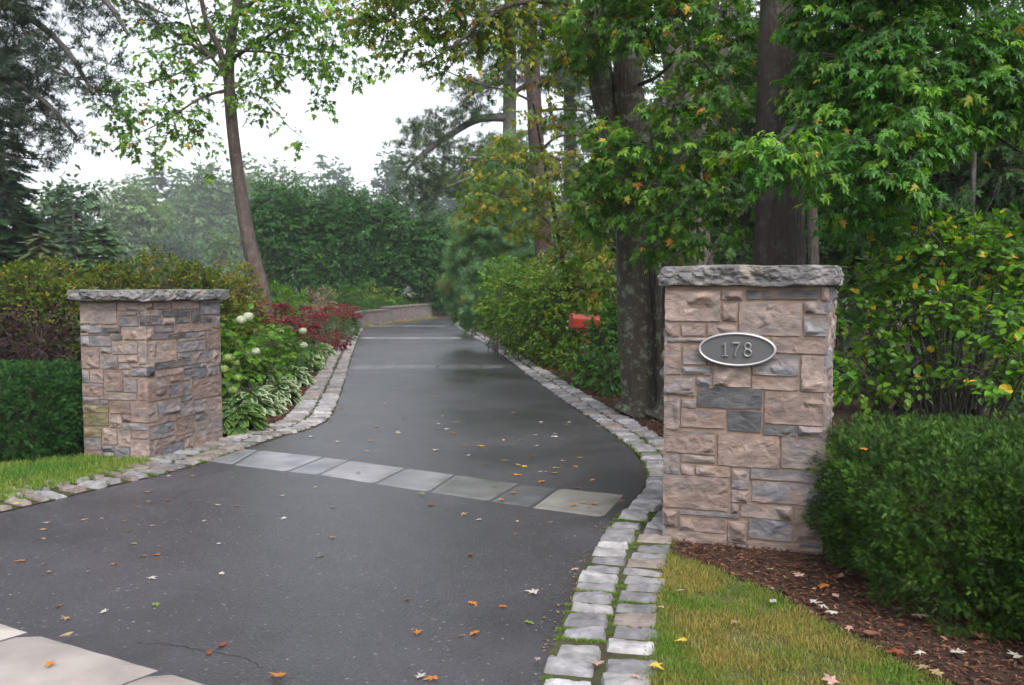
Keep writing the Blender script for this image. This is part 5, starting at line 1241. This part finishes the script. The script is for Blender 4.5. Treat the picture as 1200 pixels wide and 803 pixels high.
# grey trunk further back
Y = 30
tree_px('grey_trunked_pine', 'grey trunk with crooked dark stubs behind the reddish-brown one', [([(P(668, 400, Y).x, Y, 0), q(668, 300, Y), q(668, 180, Y), q(666, 0, Y)], [.28, .24, .22, .15])],
        [([q(668, 278, Y), q(650, 272, 29.5), q(640, 285, 29)], .09, .03), ([q(668, 290, Y), q(690, 292, 29.3), q(705, 280, 29)], .1, .04), ([q(668, 240, Y), q(690, 232, 29.5), q(710, 240, 29)], .06, .02)],
        [B(670, 60, 30, 40, 40), B(690, 140, 30, 30, 26)], seed=503, tc=(.09, .085, .08), dens=5, tm='pine', size=.3, pal=PINE, mat='needle', L=.4)

# lichened multi-stem tree near the right pillar
Y = 10.3
def qq(px, py, Y=10.3): return q(px, py, Y)
crownM = [B(x, y, Yy, rx, ry) for x, y, Yy, rx, ry in [(700, 20, 9.6, 44, 24), (745, 30, 9.2, 40, 26), (790, 20, 9, 40, 24), (810, 70, 8.8, 30, 24), (790, 125, 8.8, 36, 20), (715, 160, 9.4, 34, 20), (760, 170, 9, 40, 20),
          (810, 180, 8.6, 36, 20), (730, 205, 9.2, 38, 18), (780, 215, 8.9, 36, 18), (700, 235, 9.6, 30, 18), (745, 245, 9.2, 30, 14), (820, 225, 8.4, 28, 18), (790, 255, 8.8, 28, 12), (700, 200, 9.6, 26, 16), (690, 265, 9.8, 22, 14), (815, 275, 8.6, 24, 14), (770, 290, 9, 22, 10), (850, 150, 8.4, 30, 24), (850, 100, 8.5, 28, 24),
          (860, 50, 8.6, 28, 24), (850, 250, 8.4, 24, 16), (760, -30, 9.2, 80, 26), (850, 10, 8.8, 30, 20), (680, 60, 9.8, 26, 20)]]
tree_px('maple_tree', 'lichen-covered multi-stemmed maple just behind the numbered pillar', [
    ([(1.52, 10.3, 0), qq(750, 470), qq(744, 380), qq(741, 300), qq(740, 230), qq(744, 160), qq(735, 90), qq(742, 0), qq(745, -90)], [.30, .235, .205, .19, .185, .18, .17, .16, .11]),
    ([(1.72, 10.5, 0), qq(768, 460, 10.5), qq(768, 400, 10.5), qq(762, 330, 10.5), qq(755, 250, 10.5), qq(772, 150, 10.5), qq(812, 60, 10.5), qq(850, -60, 10.5)], [.2, .17, .135, .14, .15, .14, .14, .1]),
    ([(1.82, 10.0, 0), qq(786, 470, 10.0), qq(790, 380, 10.0), qq(792, 300, 10.0), qq(800, 220, 10.1), qq(822, 130, 10.2), qq(850, 30, 10.3), qq(868, -60, 10.3)], [.26, .17, .14, .13, .12, .12, .11, .08]),
    ([qq(748, 240, 10.4), qq(722, 170, 10.4), qq(706, 100, 10.4), qq(700, 40, 10.3), qq(688, -60, 10.2)], [.13, .14, .15, .13, .1])],
    [([qq(720, 150), qq(700, 120, 10), qq(690, 60, 9.8)], .03, .01), ([qq(800, 180, 10.1), qq(770, 170, 9.6), qq(740, 190, 9.3)], .03, .01), ([qq(812, 120, 10.2), qq(840, 150, 9.5), qq(870, 200, 9)], .03, .01), ([qq(745, 100), qq(770, 90, 9.6), qq(800, 60, 9)], .03, .01), ([qq(822, 330, 10.3), qq(845, 280, 10.4), qq(880, 235, 10.5)], .03, .02), ([qq(830, 270, 10.3), qq(822, 240, 10.4), qq(815, 200, 10.5)], .03, .02)],
    crownM, seed=504, bark='bark_lichen', tc=(.036, .027, .018), dens=46, m=8, tm='maple', size=.08, L=.19, pal=[((.055, .155, .009), 3), ((.038, .115, .009), 3), ((.11, .22, .011), 1.8)], leafpal=AUTUMN, leafp=.03, sides=22, rough=.13, droop=.6)

# big dark trunk behind the right pillar, leafy branches hanging to the right
Y = 8.2
crownR = [B(x, y, Yy, rx, ry) for x, y, Yy, rx, ry in [(985, 25, 7.2, 50, 20), (1050, 40, 6.9, 50, 20), (1000, 75, 7, 50, 18), (960, 60, 7.3, 28, 18), (1060, 90, 6.7, 54, 20), (1120, 60, 6.8, 50, 22), (1180, 40, 6.9, 50, 24), (1130, 110, 6.7, 50, 16), (1180, 100, 6.7, 50, 20), (960, 110, 7.2, 36, 14),
          (1010, 125, 6.9, 46, 15), (1070, 140, 6.6, 44, 14), (960, 150, 6.9, 36, 14), (1010, 165, 6.6, 40, 14), (1060, 180, 6.5, 36, 14), (905, 165, 6.3, 26, 10), (880, 185, 6.2, 24, 9), (920, 180, 6.2, 20, 8), (945, 170, 6.3, 22, 10), (895, 205, 6.2, 16, 7), (960, 205, 6.5, 26, 10), (1020, 205, 6.5, 34, 10), (1110, 155, 6.6, 30, 10),
          (1060, 222, 6.6, 26, 9), (975, 235, 6.7, 22, 9), (1030, 240, 6.8, 24, 10), (1075, 205, 6.4, 16, 10), (985, 262, 7, 20, 9), (940, 100, 7.4, 18, 14), (970, 190, 6.7, 20, 8), (1040, 265, 7, 16, 8), (935, 20, 7.4, 20, 16), (1080, -30, 7, 120, 30), (1250, 90, 6.9, 50, 60), (960, -20, 7.4, 50, 20), (1160, 140, 6.8, 40, 12)]]
tree_px('maple_tree', 'broad dark trunk rising behind the numbered pillar with leafy hanging branches', [([(2.55, Y, 0), qq(915, 400, Y), qq(913, 300, Y), qq(912, 200, Y), qq(914, 100, Y), qq(916, 0, Y), qq(918, -120, Y)], [.34, .265, .235, .22, .205, .20, .18])],
        [([qq(925, 40, 8.2), qq(970, 60, 7.6), qq(1030, 70, 7), qq(1090, 100, 6.8)], .05, .012), ([qq(920, 90, 8.2), qq(960, 110, 7.6), qq(1000, 150, 7), qq(1040, 190, 6.7)], .04, .01), ([qq(915, 130, 8.0), qq(935, 140, 7.2), qq(915, 165, 6.4), qq(885, 185, 6.2)], .025, .006), ([qq(920, -40, 8.2), qq(1020, -10, 7.5), qq(1120, 30, 7), qq(1200, 60, 7)], .06, .02),
         ([qq(1135, 90, 7.2), qq(1155, 140, 7), qq(1175, 165, 6.9), qq(1210, 185, 6.9)], .014, .008), ([qq(1075, 185, 6.9), qq(1078, 245, 6.8), qq(1085, 265, 6.7), qq(1112, 295, 6.6)], .012, .006), ([qq(1078, 250, 6.8), qq(1075, 300, 6.8)], .008, .004), ([qq(940, 200, 8), qq(980, 220, 7.2), qq(1040, 240, 7)], .02, .006)],
        crownR, seed=505, bark='bark_red', tc=(.022, .0125, .009), dens=80, m=8, tm='maple', size=.072, L=.17, pal=[((.05, .16, .010), 3), ((.032, .12, .010), 3), ((.11, .24, .012), 1.6)], leafpal=[((.3, .28, .04), 2), ((.4, .25, .03), 1)], leafp=.012, sides=24, rough=.1, droop=.7)

# overhanging foliage across the top centre, from a trunk standing right of the drive
crownC = [B(x, y, Yy, rx, ry) for x, y, Yy, rx, ry in [(455, 18, 10, 30, 16), (490, 22, 10, 34, 18), (525, 18, 10.2, 34, 18), (565, 22, 10.4, 38, 20), (605, 22, 10.6, 36, 22), (645, 20, 10.6, 34, 20), (468, 52, 10, 22, 16), (500, 55, 10, 26, 14), (535, 62, 10.2, 22, 14), (528, 90, 10.2, 14, 12), (575, 52, 10.4, 26, 16),
          (610, 58, 10.6, 26, 16), (650, 55, 10.6, 24, 16), (555, 88, 10.2, 14, 9), (590, 98, 10.5, 16, 10), (455, 70, 10, 12, 14), (478, 82, 10, 10, 8), (430, 22, 10, 20, 14), (640, 95, 10.8, 18, 12), (660, 120, 10.8, 16, 12), (500, -30, 10, 90, 28), (620, -30, 10.5, 70, 28), (425, 0, 10, 26, 14), (675, 30, 10.6, 24, 24), (545, 40, 10.3, 30, 14), (665, 85, 10.8, 16, 12)]]
tree_px('maple_tree', 'maple with yellowing leaves overhanging the top centre above the drive', [([(2.9, 12.4, 0), (2.6, 12.3, 2.5), (2.2, 12, 5), (1.7, 11.6, 7), (1.2, 11, 9)], [.24, .2, .17, .14, .1])],
        [([(2.2, 12, 5), q(690, 10, 11.2), q(600, 5, 10.4), q(530, 55, 10), q(490, 80, 10)], .05, .008), ([(2.0, 11.8, 5.8), q(650, -40, 10.8), q(540, -20, 10.2), q(450, 20, 10)], .05, .01), ([q(600, 5, 10.4), q(570, 25, 10.3), q(530, 75, 10.2), q(505, 100, 10.1)], .016, .005), ([q(690, 10, 11.2), q(660, 60, 10.9), q(640, 100, 10.8)], .02, .006)],
        crownC, seed=506, tc=(.07, .055, .045), dens=28, m=8, tm='maple_s', size=.09, L=.2, pal=YGREEN, leafpal=AUTUMN, leafp=.09, sides=14, droop=.6)
# yellow-tinged understorey maple around the middle trunk
crownY = [B(x, y, Yy, rx, ry) for x, y, Yy, rx, ry in [(590, 165, 13.5, 20, 12), (565, 195, 13.5, 22, 14), (600, 200, 13.5, 26, 14), (580, 230, 13.5, 30, 16), (545, 225, 13.6, 16, 12), (620, 235, 13.3, 24, 14), (650, 215, 13, 22, 16), (615, 175, 13.5, 18, 14), (660, 250, 13, 26, 18), (645, 275, 13, 20, 14), (690, 240, 12.6, 24, 20), (685, 280, 12.8, 26, 18),
          (665, 305, 13, 22, 12), (650, 180, 13.2, 14, 14), (560, 250, 13.7, 20, 10), (600, 262, 13.6, 20, 10), (640, 140, 13.2, 12, 14), (700, 310, 12.6, 18, 14), (680, 190, 12.8, 18, 16), (600, 135, 13.5, 10, 10), (690, 340, 12.8, 16, 12)]]
tree_px('young_maple', 'slender yellow-tinged maple in front of the reddish-brown trunk', [([(P(666, 400, 17.8).x, 17.8, 0), q(664, 340, 17.6), q(655, 280, 16.4), q(640, 200, 14.8), q(625, 120, 13.8)], [.06, .055, .045, .035, .015])],
        [([q(654, 275, 14.5), q(620, 240, 13.5), q(570, 225, 13.6)], .02, .006), ([q(643, 215, 14.1), q(600, 190, 13.5), q(560, 190, 13.5)], .016, .005), ([q(656, 290, 14.7), q(685, 260, 13.6), q(690, 230, 12.7)], .02, .006), ([q(654, 270, 14.5), q(600, 270, 13.6), q(555, 255, 13.7)], .014, .005)],
        crownY, seed=507, dens=24, m=8, tm='maple_s', size=.095, L=.2, pal=[((.12, .20, .016), 3), ((.17, .21, .017), 3), ((.07, .16, .013), 2), ((.22, .20, .02), .8)], leafpal=AUTUMN, leafp=.06, sides=10, droop=.6)

# broad-leaved shrub right of the numbered pillar
SR = [((.075, .185, .012), 3), ((.048, .135, .011), 3), ((.12, .24, .016), 2)]
YR = [((.55, .36, .03), 3), ((.35, .34, .04), 2), ((.45, .2, .03), 1)]
blob = [B(x, y, Yy, rx, ry) for x, y, Yy, rx, ry in [(1010, 340, 7.2, 34, 34), (1060, 310, 7, 38, 30), (1110, 300, 6.8, 40, 30), (1165, 300, 6.7, 44, 34), (1015, 400, 7, 34, 34), (1060, 375, 6.8, 34, 28), (1110, 360, 6.6, 34, 26), (1170, 370, 6.4, 40, 34), (1215, 300, 6.5, 40, 46), (1010, 445, 6.8, 30, 26), (1085, 420, 6.6, 24, 14), (1160, 440, 6.2, 36, 18), (1195, 420, 6.1, 22, 20), (1050, 445, 6.7, 24, 14), (1100, 280, 7, 60, 18), (1250, 400, 6.3, 40, 60)]]
plant('broad_leaved_shrub', 'broad-leaved shrub with scattered yellow leaves behind the large clipped bush', 'shrub', blob, 66, 7, 'oval', .066, .15, SR, base=(3.6, 6.9, 0), seed=601, droop=.15, out=.45, up=.8, leafpal=YR, leafp=.05, stems=3, stem_r=.016, stemcol=(.035, .028, .022), mat='leaf_wet', shell=.5, tr=.003, xs=1.3)

# dark woodland behind -------------------------------------------------------
gw = 'woodland trees on the right'
WD = [((.035, .085, .025), 3), ((.045, .105, .028), 3), ((.07, .13, .03), 1)]
W_ = [(790, 17, 60, 60, 'woodland tree between the lichened maple and the broad dark trunk'), (860, 15, -40, 80, 'woodland tree right behind the broad dark trunk on its left'), (965, 14, 60, 70, 'woodland tree showing right of the broad dark trunk above the pillar'), (1040, 13, -20, 80, 'woodland tree behind the middle of the hanging branches'),
      (1120, 12, 20, 80, 'dark woodland tree behind the broad-leaved shrub'), (1200, 11, -40, 90, 'dark woodland tree at the right edge'), (1000, 24, -60, 110, 'tall far woodland tree right of the broad dark trunk'), (1150, 22, -80, 120, 'tall far woodland tree near the right edge'), (880, 26, -40, 90, 'tall far woodland tree left of the broad dark trunk'),
      (740, 24, 20, 60, 'far woodland tree seen between the lichened stems and the middle trunk'), (1300, 14, -60, 120, 'woodland tree beyond the right edge')]
for i, (x, Yw, tp, wd, lb) in enumerate(W_):
    broadleaf(lb, x, Yw, tp, wd, 700 + i, WD, .2, 34, 5.5 if Yw < 18 else 3.2, .15 if Yw < 18 else .24, 8, tr_=.11 if Yw < 18 else .2, group=gw, name='woodland_tree', tm='maple_s', tcol=(.045, .038, .032), leafpal=AUTUMN, leafp=.01, Lf=1.8)
for i, (x, y, Yy, rx, ry, lb) in enumerate([(830, 380, 13, 50, 60, 'dark undergrowth bush left of the broad dark trunk'), (900, 360, 13, 60, 70, 'dark undergrowth bush behind the broad dark trunk'), (980, 380, 11, 50, 70, 'dark undergrowth bush just right of the numbered pillar'),
        (1060, 420, 10, 60, 60, 'dark undergrowth bush behind the middle of the broad-leaved shrub'), (1150, 430, 9.5, 70, 60, 'dark undergrowth bush behind the right part of the broad-leaved shrub'), (760, 380, 15, 40, 60, 'dark undergrowth bush behind the lichened trunks'), (1250, 430, 9, 60, 60, 'dark undergrowth bush beyond the right edge')]):
    plant('undergrowth_bush', lb, 'shrub', [B(x, y, Yy, rx, ry)], 20, 8, 'oval', .11, .3, DARK + [((.035, .085, .015), 2)], 'undergrowth bushes in the woodland', seed=720 + i, droop=.2, out=.6)
# slim trunks among the woodland
for i, (x, Yw, r_, dx, lb) in enumerate([(1133, 10.5, .03, 6, 'slim dark stem behind the broad-leaved shrub'), (960, 12, .07, -8, 'slim dark trunk close to the right of the broad trunk'), (985, 15, .06, 4, 'thin trunk between the broad trunk and the hanging branches')]):
    tree_px('sapling', lb, [([((x - 600) / F * Yw, Yw, 0), q(x + dx, 250, Yw), q(x + dx * 2, 50, Yw), q(x + dx, -80, Yw)], [r_ * 1.2, r_, r_ * .8, r_ * .5])], [], [B(x + dx, -60, Yw, 40, 30), B(x + dx * 2, 110, Yw, 24, 16)], 'saplings in the woodland', 730 + i, tc=(.04, .033, .028), dens=10, pal=WD)
broadleaf('broad tree beyond the dark overhanging pine at the far left', -120, 20, -100, 120, 740, WD, 1.5, 24, 2.0, .25, 8, group='trees beyond the garden')

# ------------------------------------------------------------------ fallen leaves
T['fallen'] = T['maple']
LC = dict(o=(.36, .14, .022), y=(.42, .29, .035), w=(.34, .31, .275), p=(.33, .215, .18), b=(.13, .062, .032), t=(.24, .165, .09), g=(.13, .18, .04), r=(.19, .05, .022))
CN = dict(o='orange', y='yellow', w='pale whitish', p='pinkish', b='brown', t='tan', g='greenish', r='reddish')
protos = {}
glf = np.random.default_rng(900)
def leaf_proto(c, var):
    key = (c, var)
    if key in protos: return protos[key]
    g = np.random.default_rng(1000 + ord(c) * 7 + var); tv, tf = T['maple'] if var < 2 else (T['maple_s'] if var == 2 else T['oval']); v = tv.copy() * (1.0, 1.0, 1.0); v[:, 1] -= .45; v[:, 0] *= g.uniform(.7, 1.1); v[:, :2] += g.normal(size=(len(v), 2)) * .035
    cu = g.uniform(.25, .8); v[:, 2] = v[:, 2] * 0.35 + cu * (v[:, 0] ** 2) * g.choice([-1, 1]) * .35 + .18 * v[:, 1] ** 2 * g.uniform(-.3, 1) + g.normal(size=len(v)) * .03
    v[:, 2] -= v[:, 2].min() - .02
    mb = MB(); base = np.array(LC[c]); col = np.clip(base * g.uniform(.75, 1.25, (len(v), 1)) * (1 + g.normal(size=(len(v), 3)) * .06), 0, 1)
    mb.add(v, tf, col)
    s0 = np.array([[0, -.45, .04]]); s1 = np.array([[g.uniform(-.2, .2), -1.0, .06]])
    twig_prisms(mb, s0, s1, .018, LC['b'])
    o = mb.build('fallen_leaf', M['dead']); protos[key] = o; return o
used = set()
def put_leaf(px, py, c, size, zone, z=.007, label=None, world=None):
    var = int(glf.integers(0, 4)); pr_ = leaf_proto(c, var)
    if (c, var) in used: o = pr_.copy(); COL.objects.link(o)
    else: o = pr_; used.add((c, var))
    p = G(px, py, z) if world is None else Vector(world)
    size *= .78; o.location = p; o.scale = (size * glf.uniform(.75, 1.15), size, size); o.rotation_euler = (glf.normal() * .05, glf.normal() * .05, glf.random() * 6.28)
    tag(o, label or '%s fallen leaf lying %s' % (CN[c], zone), 'fallen leaf', None if label else '%s leaves %s' % (CN[c], zone))
    if label: o['group'] = 'fallen leaves with a place of their own'
near = [(162,594,'o'),(172,577,'t'),(174,588,'t'),(197,587,'b'),(223,589,'b'),(256,592,'w'),(277,593,'o'),(331,582,'p'),(332,608,'w'),(238,611,'w'),(180,616,'p'),(151,623,'g'),(146,611,'t'),(100,609,'t'),(119,608,'t'),(49,621,'t'),(53,613,'t'),(51,632,'t'),(198,558,'w'),(225,558,'t'),(272,560,'t'),
 (23,658,'o'),(57,670,'t'),(132,662,'o'),(168,652,'t'),(184,650,'o'),(179,678,'w'),(157,638,'g'),(257,637,'w'),(260,672,'w'),(123,716,'w'),(68,711,'b'),(77,726,'t'),(183,709,'g'),(262,755,'r'),(245,765,'r'),(369,571,'y'),(332,581,'p'),(390,594,'o'),(391,630,'t'),(374,652,'g'),(506,592,'b'),
 (561,609,'w'),(606,611,'p'),(646,612,'w'),(543,603,'t'),(551,650,'b'),(477,702,'b'),(555,708,'o'),(590,711,'o'),(621,730,'g'),(490,741,'o'),(555,743,'o'),(540,745,'b'),(674,667,'p'),(116,380,'t')][:-1]
for x, y, c in near: put_leaf(x, y, c, glf.uniform(.045, .075), 'on the near asphalt before the flagstone band')
far = [(466,506,'w'),(532,507,'o'),(509,528,'w'),(545,523,'o'),(564,523,'y'),(550,534,'w'),(590,516,'y'),(601,522,'t'),(609,517,'g'),(628,523,'t'),(625,535,'r'),(570,544,'b'),(607,545,'y'),(613,547,'y'),(607,557,'o'),(632,553,'w'),(649,555,'y'),(653,549,'g'),(634,565,'o'),(681,537,'y'),(675,547,'y'),(694,563,'o'),(677,572,'r'),
 (430,529,'o'),(435,517,'t'),(364,512,'w'),(511,465,'y'),(555,467,'g'),(569,432,'w'),(577,443,'t'),(603,484,'t'),(614,477,'w'),(628,484,'o'),(634,495,'w'),(605,468,'w'),(536,495,'p'),(524,503,'w'),(531,508,'o'),(514,497,'w'),(519,488,'w'),(667,495,'w'),(651,509,'w'),(627,510,'w'),(416,486,'y'),(400,479,'o'),(451,473,'w'),
 (396,518,'w'),(467,508,'w'),(472,491,'b'),(510,528,'w'),(513,503,'t'),(650,512,'w'),(663,498,'w'),(540,443,'t'),(480,455,'t'),(440,500,'t'),(590,540,'t'),(660,540,'t')]
for x, y, c in far: put_leaf(x, y, c, glf.uniform(.06, .10), 'on the asphalt beyond the flagstone band')
for x, y, c in [(579,570,'b'),(602,577,'o'),(587,586,'o'),(672,592,'o'),(690,594,'o'),(684,589,'y'),(495,579,'g'),(696,590,'o'),(420,553,'t')]: put_leaf(x, y, c, glf.uniform(.06, .085), 'on the flagstone band', .02)
for x, y, c in [(956,706,'w'),(975,718,'w'),(966,712,'w'),(1080,722,'p'),(1076,766,'w'),(1122,764,'w'),(1047,765,'r'),(1080,784,'t'),(995,738,'p'),(936,674,'p'),(985,676,'t'),(979,698,'p'),(1188,767,'w'),(1150,745,'b'),(1098,790,'t'),(965,688,'o'),(1130,700,'p'),(1020,742,'b'),(905,668,'t')]: put_leaf(x, y, c, glf.uniform(.065, .10), 'on the mulch in front of the large clipped bush', .035)
for x, y, c in [(798,751,'y'),(770,782,'y'),(773,712,'p'),(797,692,'w'),(906,705,'w'),(860,730,'t'),(972,797,'p')]: put_leaf(x, y, c, glf.uniform(.05, .08) if x != 972 else .1, 'on the yellowed grass beside the cobbles', .045)
for x, y, c in [(629,772,'p'),(702,777,'p'),(743,793,'p'),(728,588,'o'),(775,520,'t'),(700,500,'y'),(20,590,'y'),(130,561,'t'),(675,690,'b')]: put_leaf(x, y, c, glf.uniform(.05, .08), 'on the cobbles', .04)
put_leaf(323, 791, 'o', .115, '', .018, 'largest bright orange maple leaf alone on the near asphalt')
put_leaf(492, 792, 'w', .06, '', .012, 'small whitish leaf touching an orange one at the bottom of the driveway')
put_leaf(504, 796, 'o', .07, '', .012, 'orange leaf touching a small whitish one at the bottom of the driveway')
put_leaf(623, 694, 'w', .085, '', .012, 'white leaf with a stem near the middle of the near cobbles')
put_leaf(58, 779, 'o', .06, '', .045, 'orange leaf lying alone on the pale pavement slab')
put_leaf(77, 745, 't', .08, '', .045, 'tan crumpled leaf at the edge of the pavement slab')
put_leaf(0, 0, 'o', .05, '', 0, 'orange leaf caught on the pillar side of the large clipped bush', tuple(P(1013, 527, 3.85)))
put_leaf(0, 0, 'p', .06, '', 0, 'pinkish leaf wedged between the numbered pillar and the clipped bush', tuple(P(950, 499, 4.55)))
g_ = np.random.default_rng(901)
for k in range(45):
    x, y = g_.uniform(300, 720), g_.uniform(420, 640); c = g_.choice(list('otwbt'))
    if x < 640 + (y - 470) * .8 and x > 420 - (y > 500) * 90: put_leaf(x, y, c, g_.uniform(.02, .035), 'as a tiny scrap on the asphalt')
for k in range(26):
    x, y = g_.uniform(790, 1150), g_.uniform(640, 790)
    if y > 640 + (x - 780) * .45: continue
    put_leaf(x, y, g_.choice(list('btpr')), g_.uniform(.03, .06), 'as a small scrap in the mulch by the numbered pillar', .035)
gl2 = np.random.default_rng(902)
for k in range(24):
    pt = RB2[int(gl2.integers(0, len(RB2) // 2))]; 
    if pt[1] > 15: continue
    put_leaf(0, 0, gl2.choice(list('otyb')), gl2.uniform(.05, .08), 'in the mulch under the driveway shrubs', 0, None, (pt[0] + gl2.uniform(0, .5), pt[1], .035))
for k in range(16):
    pt = LB[int(gl2.integers(0, len(LB) // 2))]
    if pt[1] > 15: continue
    put_leaf(0, 0, gl2.choice(list('twyb')), gl2.uniform(.05, .08), 'in the mulch beside the hostas', 0, None, (pt[0] - gl2.uniform(0, .4), pt[1], .035))

# ------------------------------------------------------------------ mist
m, n, out = new_mat('mist')
vol = node(n, 'ShaderNodeVolumePrincipled'); vol.inputs['Density'].default_value = HAZE; vol.inputs['Color'].default_value = (.88, .95, 1, 1)
n.links.new(vol.outputs[0], out.inputs['Volume'])
mb = MB(); S = 262; zt = 34
v = [(x, y, z) for z in (-1.2, zt) for x, y in ((-S, -S), (S, -S), (S, S), (-S, S))]
mb.add(v, [[3, 2, 1, 0], [0, 1, 5, 4], [1, 2, 6, 5], [2, 3, 7, 6], [3, 0, 4, 7], [4, 5, 6, 7]])
hz = mb.build('haze', m); tag(hz, None, None, None, 'stuff')
